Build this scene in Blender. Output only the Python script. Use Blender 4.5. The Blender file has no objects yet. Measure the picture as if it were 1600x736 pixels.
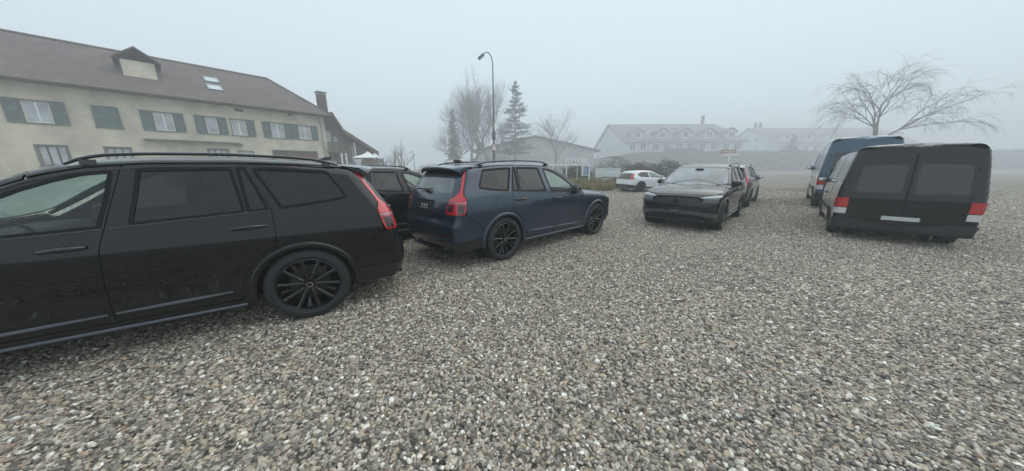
import bpy, bmesh, math, random
import numpy as np
from mathutils import Vector, Matrix
from mathutils.geometry import delaunay_2d_cdt

sc = bpy.context.scene
COL = sc.collection
rad = math.radians
PI = math.pi

# ------------------------------------------------------------------ camera
cam_d = bpy.data.cameras.new('camera')
cam = bpy.data.objects.new('camera', cam_d); COL.objects.link(cam)
cam.location = (0, 0, 1.610)
cam_d.sensor_width = 36; cam_d.lens = 36 * 446.2 / 1600
cam_d.clip_start = 0.05; cam_d.clip_end = 3000
cam.rotation_euler = (Matrix.Rotation(PI / 2 - 0.23106, 3, 'X') @ Matrix.Rotation(-0.0037, 3, 'Z')).to_euler()
sc.camera = cam
sc.render.resolution_x = 1024; sc.render.resolution_y = 471

# ------------------------------------------------------------------ world, sun, exposure
SUN_EL, SUN_AZ = rad(56), rad(62)       # azimuth measured from +Y towards +X
w = bpy.data.worlds.new('World'); sc.world = w; w.use_nodes = True
nt = w.node_tree; nt.nodes.clear()
out = nt.nodes.new('ShaderNodeOutputWorld'); bg = nt.nodes.new('ShaderNodeBackground')
sky = nt.nodes.new('ShaderNodeTexSky'); sky.sky_type = 'NISHITA'; sky.sun_disc = False
sky.sun_elevation = SUN_EL; sky.sun_rotation = SUN_AZ; sky.dust_density = 4; sky.air_density = 1.2
mixc = nt.nodes.new('ShaderNodeMix'); mixc.data_type = 'RGBA'
mixc.inputs[0].default_value = 0.93
mixc.inputs[7].default_value = (7.5, 8.9, 9.7, 1)     # the even cloud layer above the fog
nt.links.new(sky.outputs[0], mixc.inputs[6]); nt.links.new(mixc.outputs[2], bg.inputs[0])
bg.inputs[1].default_value = 0.1
nt.links.new(bg.outputs[0], out.inputs[0])
sl = bpy.data.lights.new('sun', 'SUN'); sl.energy = 1.3; sl.angle = rad(72); sl.color = (1, .96, .90)
sun = bpy.data.objects.new('sun', sl); COL.objects.link(sun)
sdir = Vector((math.sin(SUN_AZ) * math.cos(SUN_EL), math.cos(SUN_AZ) * math.cos(SUN_EL), math.sin(SUN_EL)))
sun.rotation_euler = sdir.to_track_quat('Z', 'Y').to_euler()
sc.view_settings.view_transform = 'Standard'; sc.view_settings.look = 'None'
sc.view_settings.exposure = 0.20; sc.view_settings.gamma = 1
sc.render.engine = 'CYCLES'
cy = sc.cycles
cy.max_bounces = 7; cy.diffuse_bounces = 3; cy.glossy_bounces = 3; cy.transmission_bounces = 4
cy.transparent_max_bounces = 10; cy.volume_bounces = 2
cy.use_denoising = True
cy.caustics_reflective = False; cy.caustics_refractive = False

# haze: one closed box of even density round the whole scene
HAZE_DENSITY = 0.0054

# ------------------------------------------------------------------ materials
def new_mat(name):
    m = bpy.data.materials.new(name); m.use_nodes = True
    n = m.node_tree; b = n.nodes['Principled BSDF']
    return m, n, b
def N(n, t, **k):
    x = n.nodes.new(t)
    for a, v in k.items(): setattr(x, a, v)
    return x
def ramp(n, stops, interp='LINEAR'):
    r = N(n, 'ShaderNodeValToRGB'); cr = r.color_ramp; cr.interpolation = interp
    while len(cr.elements) < len(stops): cr.elements.new(0.5)
    for e, (p, c) in zip(cr.elements, stops): e.position = p; e.color = (*c, 1) if len(c) == 3 else c
    return r
def simple(name, col, rough=.5, metal=0, coat=0, emit=0, noise=0, nscale=5, bump=0, bscale=20, spec=None):
    m, n, b = new_mat(name)
    b.inputs['Roughness'].default_value = rough; b.inputs['Metallic'].default_value = metal
    if coat: b.inputs['Coat Weight'].default_value = coat; b.inputs['Coat Roughness'].default_value = .04
    if spec is not None: b.inputs['Specular IOR Level'].default_value = spec
    b.inputs['Base Color'].default_value = (*col, 1)
    tc = N(n, 'ShaderNodeTexCoord')
    if noise:
        t = N(n, 'ShaderNodeTexNoise'); t.inputs['Scale'].default_value = nscale; t.inputs['Detail'].default_value = 6
        n.links.new(tc.outputs['Object'], t.inputs['Vector'])
        r = ramp(n, [(.3, tuple(c * (1 - noise) for c in col)), (.7, tuple(min(1, c * (1 + noise)) for c in col))])
        n.links.new(t.outputs[0], r.inputs[0]); n.links.new(r.outputs[0], b.inputs['Base Color'])
    if bump:
        t = N(n, 'ShaderNodeTexNoise'); t.inputs['Scale'].default_value = bscale; t.inputs['Detail'].default_value = 5
        n.links.new(tc.outputs['Object'], t.inputs['Vector'])
        bp = N(n, 'ShaderNodeBump'); bp.inputs['Strength'].default_value = bump; bp.inputs['Distance'].default_value = .02
        n.links.new(t.outputs[0], bp.inputs['Height']); n.links.new(bp.outputs[0], b.inputs['Normal'])
    if emit:
        b.inputs['Emission Color'].default_value = (*col, 1); b.inputs['Emission Strength'].default_value = emit
    return m
def paint(name, col, metal=0.0, flake=0.0, edge=None):
    m, n, b = new_mat(name)
    b.inputs['Roughness'].default_value = .32; b.inputs['Metallic'].default_value = metal
    b.inputs['Coat Weight'].default_value = 1; b.inputs['Coat Roughness'].default_value = .015; b.inputs['Coat IOR'].default_value = 1.43; b.inputs['Specular IOR Level'].default_value = .08 if metal == 0 else .5
    tc = N(n, 'ShaderNodeTexCoord')
    # road dust low down on the panels, broken up by noise
    t = N(n, 'ShaderNodeTexNoise'); t.inputs['Scale'].default_value = 3.5; t.inputs['Detail'].default_value = 8
    n.links.new(tc.outputs['Object'], t.inputs['Vector'])
    sx = N(n, 'ShaderNodeSeparateXYZ'); n.links.new(tc.outputs['Object'], sx.inputs[0])
    mr = N(n, 'ShaderNodeMapRange'); mr.inputs[1].default_value = .65; mr.inputs[2].default_value = .25
    mr.inputs[3].default_value = 0; mr.inputs[4].default_value = .10
    n.links.new(sx.outputs[2], mr.inputs[0])
    mu = N(n, 'ShaderNodeMath', operation='MULTIPLY'); n.links.new(mr.outputs[0], mu.inputs[0]); n.links.new(t.outputs[0], mu.inputs[1])
    mx = N(n, 'ShaderNodeMix', data_type='RGBA'); mx.inputs[6].default_value = (*col, 1); mx.inputs[7].default_value = (.13, .12, .10, 1)
    n.links.new(mu.outputs[0], mx.inputs[0]); n.links.new(mx.outputs[2], b.inputs['Base Color'])
    mr2 = N(n, 'ShaderNodeMapRange'); mr2.inputs[3].default_value = .012; mr2.inputs[4].default_value = .5
    n.links.new(mu.outputs[0], mr2.inputs[0]); n.links.new(mr2.outputs[0], b.inputs['Coat Roughness'])
    # faint orange peel
    t2 = N(n, 'ShaderNodeTexNoise'); t2.inputs['Scale'].default_value = 2.2; t2.inputs['Detail'].default_value = 2
    n.links.new(tc.outputs['Object'], t2.inputs['Vector'])
    bp = N(n, 'ShaderNodeBump'); bp.inputs['Strength'].default_value = .015; bp.inputs['Distance'].default_value = .02
    n.links.new(t2.outputs[0], bp.inputs['Height']); n.links.new(bp.outputs[0], b.inputs['Coat Normal'])
    return m
def glass(name, tint, refl=1.0, dew_sheen=0.0):
    m, n, b = new_mat(name); n.nodes.remove(b)
    o = n.nodes['Material Output']
    tr = N(n, 'ShaderNodeBsdfTransparent'); tr.inputs[0].default_value = (*tint, 1)
    gl = N(n, 'ShaderNodeBsdfGlossy'); gl.inputs['Roughness'].default_value = .01; gl.inputs[0].default_value = (refl, refl, refl, 1)
    fr = N(n, 'ShaderNodeFresnel'); gm = N(n, 'ShaderNodeNewGeometry'); ma = N(n, 'ShaderNodeMath', operation='MULTIPLY_ADD')
    n.links.new(gm.outputs['Backfacing'], ma.inputs[0]); ma.inputs[1].default_value = 1 / 1.52 - 1.52; ma.inputs[2].default_value = 1.52; n.links.new(ma.outputs[0], fr.inputs[0])
    ms = N(n, 'ShaderNodeMixShader'); n.links.new(fr.outputs[0], ms.inputs[0])
    n.links.new(gl.outputs[0], ms.inputs[2])
    if dew_sheen:            # patchy condensation film; its pale diffuse also stands in for reflected sky
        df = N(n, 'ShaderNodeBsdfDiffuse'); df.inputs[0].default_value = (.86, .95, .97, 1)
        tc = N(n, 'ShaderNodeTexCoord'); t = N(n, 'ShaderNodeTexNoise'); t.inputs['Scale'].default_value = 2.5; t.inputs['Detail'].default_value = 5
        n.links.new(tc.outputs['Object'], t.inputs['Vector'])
        mr = N(n, 'ShaderNodeMapRange'); mr.inputs[1].default_value = .3; mr.inputs[2].default_value = .7; mr.inputs[3].default_value = dew_sheen * .6; mr.inputs[4].default_value = dew_sheen * 1.3
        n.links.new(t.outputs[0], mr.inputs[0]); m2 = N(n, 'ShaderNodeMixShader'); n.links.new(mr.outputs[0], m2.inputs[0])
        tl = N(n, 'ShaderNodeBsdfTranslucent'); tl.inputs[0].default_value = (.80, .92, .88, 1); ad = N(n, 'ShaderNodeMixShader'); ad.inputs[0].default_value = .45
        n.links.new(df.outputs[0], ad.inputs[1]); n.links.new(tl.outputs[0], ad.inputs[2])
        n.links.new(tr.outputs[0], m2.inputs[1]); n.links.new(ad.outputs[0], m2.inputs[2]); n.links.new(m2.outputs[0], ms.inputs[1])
    else: n.links.new(tr.outputs[0], ms.inputs[1])
    n.links.new(ms.outputs[0], o.inputs[0])
    return m
M = {}
M['black'] = paint('black_paint', (.0035, .0037, .0048))
M['blue'] = paint('blue_paint', (.014, .031, .055), metal=.45)
M['white'] = paint('white_paint', (.78, .79, .80))
M['grey'] = paint('dark_grey_paint', (.022, .03, .042), metal=.3)
M['vanblue'] = paint('van_blue_paint', (.018, .060, .115), metal=.2)
M['gloss_black'] = simple('gloss_black_trim', (.004, .004, .005), .12, coat=.6)
M['plastic'] = simple('black_plastic', (.012, .012, .013), .55, noise=.2, nscale=30)
M['under'] = simple('underbody', (.010, .010, .010), .9)
M['tint'] = glass('privacy_glass', (.055, .06, .065))
M['clear'] = glass('green_tinted_glass', (.72, .86, .80))
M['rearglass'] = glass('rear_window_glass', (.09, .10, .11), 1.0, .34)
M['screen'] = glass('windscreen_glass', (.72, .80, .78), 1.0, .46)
M['rubber'] = simple('tyre_rubber', (.017, .017, .018), .75, noise=.35, nscale=14, bump=.25, bscale=60)
M['rim'] = simple('black_alloy', (.006, .006, .007), .16, metal=.2, coat=.8)
M['rim_edge'] = simple('machined_alloy', (.25, .25, .26), .3, metal=.9)
M['disc'] = simple('brake_disc', (.06, .06, .06), .35, metal=.9)
M['satin'] = simple('satin_trim', (.17, .19, .22), .3, metal=.6)
M['seal'] = simple('window_rubber', (.006, .006, .006), .6, spec=.2)
M['lip'] = simple('painted_reflection_lip', (.055, .06, .07), .3, coat=.6)  # body paint lightened to carry the reflection along the lip
M['chrome'] = simple('chrome', (.75, .76, .78), .08, metal=1)
M['lampred'] = simple('red_lamp_lens', (.50, .014, .018), .10, coat=1)
M['lampdark'] = simple('dark_lamp_lens', (.035, .004, .005), .08, coat=1)
M['lampgrey'] = simple('grey_lamp_band', (.30, .20, .21), .15, coat=1)
M['headlamp'] = simple('headlamp_lens', (.26, .29, .32), .22, coat=1)
M['headdark'] = simple('headlamp_smoked_lens', (.02, .022, .026), .08, coat=1)
M['seat'] = simple('seat_leather', (.025, .024, .023), .55)
M['cabin'] = simple('cabin_trim', (.02, .02, .021), .7)
M['lightseat'] = simple('pale_seat', (.30, .28, .26), .6)
M['plate'] = simple('plate_backing', (.015, .015, .017), .3)
M['platewhite'] = simple('plate_print', (.55, .56, .57), .4)
M['mirror'] = simple('mirror_glass', (.55, .6, .62), .02, metal=1)
M['lampwhite'] = simple('clear_lamp_lens', (.62, .60, .60), .15, coat=1)

# ------------------------------------------------------------------ object helpers
def tag(o, label=None, cat=None, group=None, kind=None):
    if label: o['label'] = label
    if cat: o['category'] = cat
    if group: o['group'] = group
    if kind: o['kind'] = kind
    return o
def empty(name, loc=(0, 0, 0), rz=0, **k):
    o = bpy.data.objects.new(name, None); COL.objects.link(o)
    o.location = loc; o.rotation_euler = (0, 0, rz); o.empty_display_size = .2
    return tag(o, **k)
def mesh_from(name, V, F, smooth=False, normals=None):
    me = bpy.data.meshes.new(name)
    V = np.asarray(V, dtype=np.float64).reshape(-1, 3)
    me.from_pydata(V.tolist(), [], [tuple(int(i) for i in f) for f in F])
    if smooth: me.polygons.foreach_set('use_smooth', np.ones(len(me.polygons), bool))
    me.update()
    if normals is not None: me.normals_split_custom_set_from_vertices([tuple(x) for x in normals])
    return me
def tri_mesh(name, V, T, smooth=False):
    """fast route for big triangle or quad soups; T is an (n,k) array"""
    me = bpy.data.meshes.new(name); V = np.ascontiguousarray(V, np.float32); T = np.ascontiguousarray(T, np.int32)
    k = T.shape[1]
    me.vertices.add(len(V)); me.vertices.foreach_set('co', V.ravel())
    me.loops.add(T.size); me.loops.foreach_set('vertex_index', T.ravel())
    me.polygons.add(len(T)); me.polygons.foreach_set('loop_start', np.arange(0, T.size, k, dtype=np.int32))
    if smooth: me.polygons.foreach_set('use_smooth', np.ones(len(T), bool))
    me.update(calc_edges=True); me.validate()
    return me
def link(name, me, mat=None, parent=None, loc=None, rot=None):
    o = bpy.data.objects.new(name, me); COL.objects.link(o)
    if mat is not None:
        if len(me.materials) == 0: me.materials.append(None)
        o.material_slots[0].link = 'OBJECT'; o.material_slots[0].material = mat
    if parent: o.parent = parent
    if loc is not None: o.location = loc
    if rot is not None: o.rotation_euler = rot
    return o
class MB:
    """collects solids, builds ONE mesh"""
    def __init__(s): s.V = []; s.F = []
    def add(s, V, F):
        b = len(s.V); s.V += [tuple(v) for v in V]; s.F += [tuple(i + b for i in f) for f in F]; return s
    def box(s, x0, x1, y0, y1, z0, z1, bev=0):
        if bev:
            bm = bmesh.new(); bmesh.ops.create_cube(bm, size=1)
            for v in bm.verts:
                v.co.x = (x0 + x1) / 2 + v.co.x * (x1 - x0); v.co.y = (y0 + y1) / 2 + v.co.y * (y1 - y0); v.co.z = (z0 + z1) / 2 + v.co.z * (z1 - z0)
            bmesh.ops.bevel(bm, geom=bm.edges[:], offset=bev, segments=3, profile=.5, affect='EDGES')
            bm.verts.index_update()
            s.add([tuple(v.co) for v in bm.verts], [[v.index for v in f.verts] for f in bm.faces]); bm.free(); return s
        v = [(x0, y0, z0), (x1, y0, z0), (x1, y1, z0), (x0, y1, z0), (x0, y0, z1), (x1, y0, z1), (x1, y1, z1), (x0, y1, z1)]
        return s.add(v, [(3, 2, 1, 0), (4, 5, 6, 7), (0, 1, 5, 4), (1, 2, 6, 5), (2, 3, 7, 6), (3, 0, 4, 7)])
    def prism(s, poly, a0, a1, axis='y'):
        """poly in the other two axes ((x,z) for y, (y,z) for x, (x,y) for z), extruded a0..a1"""
        n = len(poly)
        def P(u, v, a): return (u, a, v) if axis == 'y' else ((a, u, v) if axis == 'x' else (u, v, a))
        V = [P(u, v, a0) for u, v in poly] + [P(u, v, a1) for u, v in poly]
        F = [tuple(range(n)), tuple(range(2 * n - 1, n - 1, -1))] + [(i, i + n, (i + 1) % n + n, (i + 1) % n) for i in range(n)]
        s.add(V, F); return s
    def tube(s, pts, r, n=8, caps=True):
        pts = [Vector(p) for p in pts]; m = len(pts)
        rr = r if hasattr(r, '__len__') else [r] * m
        V = []; F = []; up = Vector((0, 0, 1))
        d0 = (pts[1] - pts[0]).normalized()
        if abs(d0.z) > .9: up = Vector((1, 0, 0))
        for i, p in enumerate(pts):
            d = (pts[min(i + 1, m - 1)] - pts[max(i - 1, 0)]).normalized()
            a = d.cross(up)
            if a.length < 1e-4: a = d.orthogonal()
            a.normalize(); b = d.cross(a).normalized(); up = b.cross(d) if False else up
            for k in range(n):
                t = 2 * PI * k / n; V.append(tuple(p + (a * math.cos(t) + b * math.sin(t)) * rr[i]))
        for i in range(m - 1):
            for k in range(n):
                F.append((i * n + k, i * n + (k + 1) % n, (i + 1) * n + (k + 1) % n, (i + 1) * n + k))
        if caps: F.append(tuple(range(n - 1, -1, -1))); F.append(tuple((m - 1) * n + k for k in range(n)))
        s.add(V, F); return s
    def lathe(s, prof, n=48, axis='y', a0=0, a1=2 * PI):
        """prof (r, a) about the axis"""
        full = abs(a1 - a0 - 2 * PI) < 1e-6; m = len(prof); V = []; F = []
        K = n if full else n + 1
        for k in range(K):
            t = a0 + (a1 - a0) * k / n; c, q = math.cos(t), math.sin(t)
            for r, a in prof: V.append((r * c, a, r * q) if axis == 'y' else (r * c, r * q, a))
        for k in range(n):
            for j in range(m - 1):
                a = k * m + j; b = ((k + 1) % K) * m + j
                F.append((a, a + 1, b + 1, b) if axis == 'y' else (a, b, b + 1, a + 1))
        s.add(V, F); return s
    def mesh(s, name, smooth=False, auto=None):
        me = mesh_from(name, s.V, s.F)
        bm = bmesh.new(); bm.from_mesh(me); bmesh.ops.recalc_face_normals(bm, faces=bm.faces[:]); bm.to_mesh(me); bm.free()
        if auto is not None:
            me.polygons.foreach_set('use_smooth', np.ones(len(me.polygons), bool))
            me.set_sharp_from_angle(angle=rad(auto))
        elif smooth: me.polygons.foreach_set('use_smooth', np.ones(len(me.polygons), bool))
        me.update(); return me

# ------------------------------------------------------------------ cars: panels cut from one implicit body surface
def table(pts, sig=.04, step=.01):
    xs = np.array([p[0] for p in pts], float); ys = np.array([p[1] for p in pts], float)
    X = np.arange(xs[0] - 1, xs[-1] + 1, step)
    # linear extrapolation at the ends
    Y = np.interp(X, xs, ys)
    s0 = (ys[1] - ys[0]) / (xs[1] - xs[0]); s1 = (ys[-1] - ys[-2]) / (xs[-1] - xs[-2])
    Y = np.where(X < xs[0], ys[0] + s0 * (X - xs[0]), Y); Y = np.where(X > xs[-1], ys[-1] + s1 * (X - xs[-1]), Y)
    k = int(3 * sig / step); g = np.exp(-.5 * (np.arange(-k, k + 1) * step / sig) ** 2); g /= g.sum()
    Yp = np.pad(Y, k, mode='edge'); Y = np.convolve(Yp, g, 'valid')
    return lambda q: np.interp(q, X, Y)
def smax(a, b, k):
    h = np.maximum(k - np.abs(a - b), 0) / k
    return np.maximum(a, b) + h * h * k * .25

class Shape:
    def __init__(s, d):
        s.side = table(d['side'], d.get('side_sig', .025)); s.top1 = table(d['cabin'], .06); s.top2 = table(d['bonnet'], .05)
        s.rear = table(d['rear'], .02); s.front = table(d['front'], .02); s.d = d
        s.kt = d.get('kt', .10); s.xr = d.get('xr', -.30); s.xf = d.get('xf', 3.15); s.yk = d.get('yk', .42)
    def f(s, P):
        d = s.d; x, y, z = P[..., 0], np.abs(P[..., 1]), P[..., 2]
        w = s.side(z)
        w = w - d['ftap'] * np.clip((x - d['ft0']) / 1.2, 0, 2) ** 2
        w = w - np.clip((d['rt0'] - x) / 1.0, 0, 2) ** 2 * (d['rtap'] + d['rtapu'] * np.clip((z - 1.05) / .6, 0, 1))
        c1 = s.top1(x) - .075 * y * y; c2 = s.top2(x) - .055 * y * y
        zt = -smax(-c1, -c2, .05) if False else smax(c1, c2, .04)
        a = smax(y - w, z - zt, s.kt)
        xr = s.rear(z) + d['rcrown'] * y * y
        a = smax(a, xr - x, d['kr'])
        xf = s.front(z) - d['fcrown'] * y * y
        a = smax(a, x - xf, d['kf'])
        return smax(a, d['zb'] - z, .05)
    def normal(s, P, e=.004):
        g = np.stack([s.f(P + np.array(v) * e) - s.f(P - np.array(v) * e) for v in ((1, 0, 0), (0, 1, 0), (0, 0, 1))], -1)
        return g / np.maximum(np.linalg.norm(g, axis=-1, keepdims=True), 1e-9)
    LC = .80                                   # chart length of a corner fan
    def ray(s, ch, u, v):
        u = np.asarray(u, float); v = np.asarray(v, float)
        if ch == 'top':
            O = np.stack([u, v, np.full_like(u, s.d.get('ztop0', .75))], -1); D = np.zeros_like(O); D[:, 2] = 1; return O, D
        ox = np.clip(u, s.xr, s.xf); D = np.zeros((len(u), 3)); oy = np.full_like(u, s.yk)
        # rear fan / front fan
        phi = np.clip((s.xr - u) / s.LC, 0, 1) * PI / 2 - np.clip((u - s.xf) / s.LC, 0, 1) * PI / 2
        D[:, 0] = -np.sin(phi); D[:, 1] = np.cos(phi)
        over = np.maximum(s.xr - s.LC - u, 0) + np.maximum(u - s.xf - s.LC, 0)
        oy = s.yk - over
        return np.stack([ox, oy, v], -1), D
    def hit(s, ch, u, v, off=0):
        O, D = s.ray(ch, u, v); lo = np.zeros(len(O)); hi = np.full(len(O), 2.2)
        for _ in range(30):
            m = (lo + hi) / 2; i = s.f(O + D * m[:, None]) < 0
            lo = np.where(i, m, lo); hi = np.where(i, hi, m)
        P = O + D * ((lo + hi) / 2)[:, None]
        if np.any(off): P = P + s.normal(P) * (off if np.isscalar(off) else off[:, None])
        return P
    def S(s, kind, c, z):
        """chart coordinate of the surface point with x=c ('x', rear or mid) / y=c ('r' rear, 'f' front) / x=c at the front ('X')"""
        if kind == 'x':
            if c >= s.xr: return c
            u = np.linspace(s.xr - s.LC, s.xr, 81); P = s.hit('side', u, np.full(81, z)); return float(np.interp(c, P[:, 0], u))
        if kind == 'X':
            if c <= s.xf: return c
            u = np.linspace(s.xf, s.xf + s.LC, 81); P = s.hit('side', u, np.full(81, z)); return float(np.interp(c, P[:, 0], u))
        if kind == 'r':
            u = np.linspace(s.xr - s.LC - s.yk, s.xr - .2, 161); P = s.hit('side', u, np.full(161, z)); return float(np.interp(c, P[:, 1], u))
        u = np.linspace(s.xf + .2, s.xf + s.LC + s.yk, 161); P = s.hit('side', u, np.full(161, z)); return float(np.interp(-c, -P[:, 1], u))
    def poly(s, pts):
        o = []
        for p in pts:
            if isinstance(p[0], str): o.append((s.S(p[0], p[1], p[2]), p[2]))
            else: o.append((p[0], p[1]))
        return o

def densify(poly, step=.03, closed=True):
    o = []; n = len(poly)
    for i in range(n if closed else n - 1):
        a = poly[i]; b = poly[(i + 1) % n]; L = math.dist(a, b); k = max(1, int(math.ceil(L / step)))
        for j in range(k): o.append((a[0] + (b[0] - a[0]) * j / k, a[1] + (b[1] - a[1]) * j / k))
    if not closed: o.append(tuple(poly[-1]))
    return o
def fillet(poly, r, k=5):
    """round the corners; r a number or a list per vertex"""
    n = len(poly); o = []
    for i in range(n):
        ri = r[i] if hasattr(r, '__len__') else r
        p = Vector(poly[i]); a = Vector(poly[i - 1]) - p; b = Vector(poly[(i + 1) % n]) - p
        if ri <= 0 or a.length < 1e-6 or b.length < 1e-6: o.append(tuple(p)); continue
        ang = a.angle(b)
        if ang > 3.0: o.append(tuple(p)); continue
        t = min(ri / math.tan(ang / 2), a.length * .48, b.length * .48)
        A = p + a.normalized() * t; B = p + b.normalized() * t
        for j in range(k + 1):
            q = j / k; o.append(tuple(A * (1 - q) ** 2 + p * 2 * q * (1 - q) + B * q * q))
    return o
def area(p): 
    a = np.array(p); return .5 * np.sum(a[:, 0] * np.roll(a[:, 1], -1) - np.roll(a[:, 0], -1) * a[:, 1])
def inset(poly, g):
    """move a closed outline inwards by g (outwards when negative)"""
    a = np.array(poly, float)
    sgn = 1 if area(poly) > 0 else -1
    e = np.roll(a, -1, 0) - a; L = np.maximum(np.linalg.norm(e, axis=1, keepdims=True), 1e-9); nrm = np.stack([-e[:, 1], e[:, 0]], -1) / L * sgn
    m = nrm + np.roll(nrm, 1, 0); d = np.maximum((m * m).sum(1, keepdims=True), .3)
    return [tuple(q) for q in a + m * (2 / d) * g]
def inside(pts, poly):
    x, y = pts[:, 0], pts[:, 1]; r = np.zeros(len(pts), bool); p = np.array(poly); j = len(p) - 1
    for i in range(len(p)):
        c = ((p[i, 1] > y) != (p[j, 1] > y)) & (x < (p[j, 0] - p[i, 0]) * (y - p[i, 1]) / (p[j, 1] - p[i, 1] + 1e-15) + p[i, 0]); r ^= c; j = i
    return r
def triangulate(outer, holes=(), grid=.06, keep=.45):
    V = [Vector(p) for p in outer]; E = [(i, (i + 1) % len(outer)) for i in range(len(outer))]
    for h in holes:
        b = len(V); V += [Vector(p) for p in h]; E += [(b + i, b + (i + 1) % len(h)) for i in range(len(h))]
    B = np.array([tuple(v) for v in V]); lo, hi = B.min(0), B.max(0)
    gx = np.arange(lo[0] + grid * .5, hi[0], grid); gy = np.arange(lo[1] + grid * .5, hi[1], grid)
    if len(gx) and len(gy):
        G = np.stack(np.meshgrid(gx, gy), -1).reshape(-1, 2)
        G[:, 0] += (np.floor((G[:, 1] - lo[1]) / grid) % 2) * grid * .5
        ok = inside(G, outer)
        for h in holes: ok &= ~inside(G, h)
        G = G[ok]
        if len(G):
            dm = np.full(len(G), 9.)
            for i in range(0, len(B)): dm = np.minimum(dm, (G[:, 0] - B[i, 0]) ** 2 + (G[:, 1] - B[i, 1]) ** 2)
            G = G[dm > (grid * keep) ** 2]
        V += [Vector(p) for p in G]
    r = delaunay_2d_cdt(V, E, [], 0, 1e-7)
    P = np.array([tuple(v) for v in r[0]]); T = np.array(r[2], int)
    c = P[T].mean(1); ok = inside(c, outer)
    for h in holes: ok &= ~inside(c, h)
    T = T[ok]
    a = P[T]; ar = (a[:, 1, 0] - a[:, 0, 0]) * (a[:, 2, 1] - a[:, 0, 1]) - (a[:, 2, 0] - a[:, 0, 0]) * (a[:, 1, 1] - a[:, 0, 1])
    T[ar < 0] = T[ar < 0][:, ::-1]
    return P, T
def panel(S, ch, outer, holes=(), grid=.06, gap=.003, depth=.022, off=0., hole_gap=0., hole_depth=None, both=False, step=.03):
    """a sheet of the body surface with its turned-in edges; returns (V, F, normals)"""
    outer = densify(outer, step); holes = [densify(h, step) for h in holes]
    if gap and ch == 'side':          # panels that cross the centreline keep no gap there
        cR = S.xr - S.LC - S.yk; cF = S.xf + S.LC + S.yk
        outer = [(u - gap if abs(u - cR) < 1e-5 else (u + gap if abs(u - cF) < 1e-5 else u), v) for u, v in outer]
    if gap: outer = inset(outer, gap)
    if hole_gap: holes = [inset(h, -hole_gap) for h in holes]
    P, T = triangulate(outer, holes, grid)
    X = S.hit(ch, P[:, 0], P[:, 1], off); Nn = S.normal(X)
    flip = (ch == 'side')
    F = [tuple(t[::-1]) if flip else tuple(t) for t in T]
    # orient by normal
    a = X[T]; fn = np.cross(a[:, 1] - a[:, 0], a[:, 2] - a[:, 0]).sum(0) if False else np.cross(a[:, 1] - a[:, 0], a[:, 2] - a[:, 0])
    sg = (fn * Nn[T[:, 0]]).sum(1)
    F = [tuple(t) if q > 0 else tuple(t[::-1]) for t, q in zip(T, sg)]
    V = [tuple(v) for v in X]; NN = [tuple(v) for v in Nn]
    for L, dep in [(outer, depth)] + [(h, hole_depth if hole_depth is not None else depth) for h in holes]:
        if not dep: continue
        q = np.array(L); A = S.hit(ch, q[:, 0], q[:, 1], off); nn = S.normal(A); Bq = A - nn * dep
        cen = A.mean(0); b = len(V); m = len(L)
        tg = np.roll(A, -1, 0) - np.roll(A, 1, 0); tg /= np.maximum(np.linalg.norm(tg, axis=1, keepdims=True), 1e-9)
        on = np.cross(tg, nn)
        if ((A - cen) * on).sum() < 0: on = -on
        if L is not outer: on = -on
        # a softly rolled edge: the outer ring of the turned-in flange starts on the panel itself
        V += [tuple(v) for v in A] + [tuple(v) for v in Bq]
        NN += [tuple(v) for v in on] + [tuple(v) for v in on]
        for i in range(m):
            j = (i + 1) % m; f = (b + i, b + j, b + m + j, b + m + i)
            p0, p1, p2 = np.array(V[f[0]]), np.array(V[f[1]]), np.array(V[f[2]])
            if np.dot(np.cross(p1 - p0, p2 - p0), on[i]) < 0: f = f[::-1]
            F.append(f)
    return V, F, NN
class Sheet:
    """gathers panels (both sides of the car) into one mesh with exact surface normals"""
    def __init__(s, S): s.S = S; s.V = []; s.F = []; s.N = []
    def put(s, VFN, mirror=True, sides=(1, -1)):
        V, F, Nn = VFN
        for sg in (sides if mirror else (1,)):
            b = len(s.V); s.V += [(v[0], v[1] * sg, v[2]) for v in V]; s.N += [(v[0], v[1] * sg, v[2]) for v in Nn]
            s.F += [tuple(i + b for i in (f if sg > 0 else f[::-1])) for f in F]
        return s
    def panel(s, ch, outer, holes=(), sides=(1, -1), **k): return s.put(panel(s.S, ch, outer, holes, **k), True, sides)
    def mesh(s, name): return mesh_from(name, s.V, s.F, True, s.N)

def arc(cx, cz, r, a0, a1, n=24):
    return [(cx + r * math.cos(rad(a0 + (a1 - a0) * i / n)), cz + r * math.sin(rad(a0 + (a1 - a0) * i / n))) for i in range(n + 1)]
def strip(S, pts, w, off, side=1, ch='side', depth=.02):
    """a raised trim strip along a chart polyline: width w, proud by off"""
    p = np.array(densify(pts, .03, closed=False)); t = np.gradient(p, axis=0); t /= np.maximum(np.linalg.norm(t, axis=1, keepdims=True), 1e-9)
    n = np.stack([-t[:, 1], t[:, 0]], -1)
    ww = np.interp(np.linspace(0, 1, len(p)), np.linspace(0, 1, len(w)), w) if hasattr(w, '__len__') else np.full(len(p), w)
    rows = []
    for q, o in ((-.5, -depth), (-.5, off * .5), (-.36, off), (.36, off), (.5, off * .5), (.5, -depth)):
        c = p + n * (ww * q)[:, None]; rows.append(S.hit(ch, c[:, 0], c[:, 1], o))
    m = len(p); V = np.concatenate(rows); F = []
    for j in range(5):
        for i in range(m - 1): F.append((j * m + i, j * m + i + 1, (j + 1) * m + i + 1, (j + 1) * m + i))
    F.append(tuple(j * m for j in range(6))); F.append(tuple(j * m + m - 1 for j in range(5, -1, -1)))
    V = V.copy(); V[:, 1] *= side
    return V, F

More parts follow.
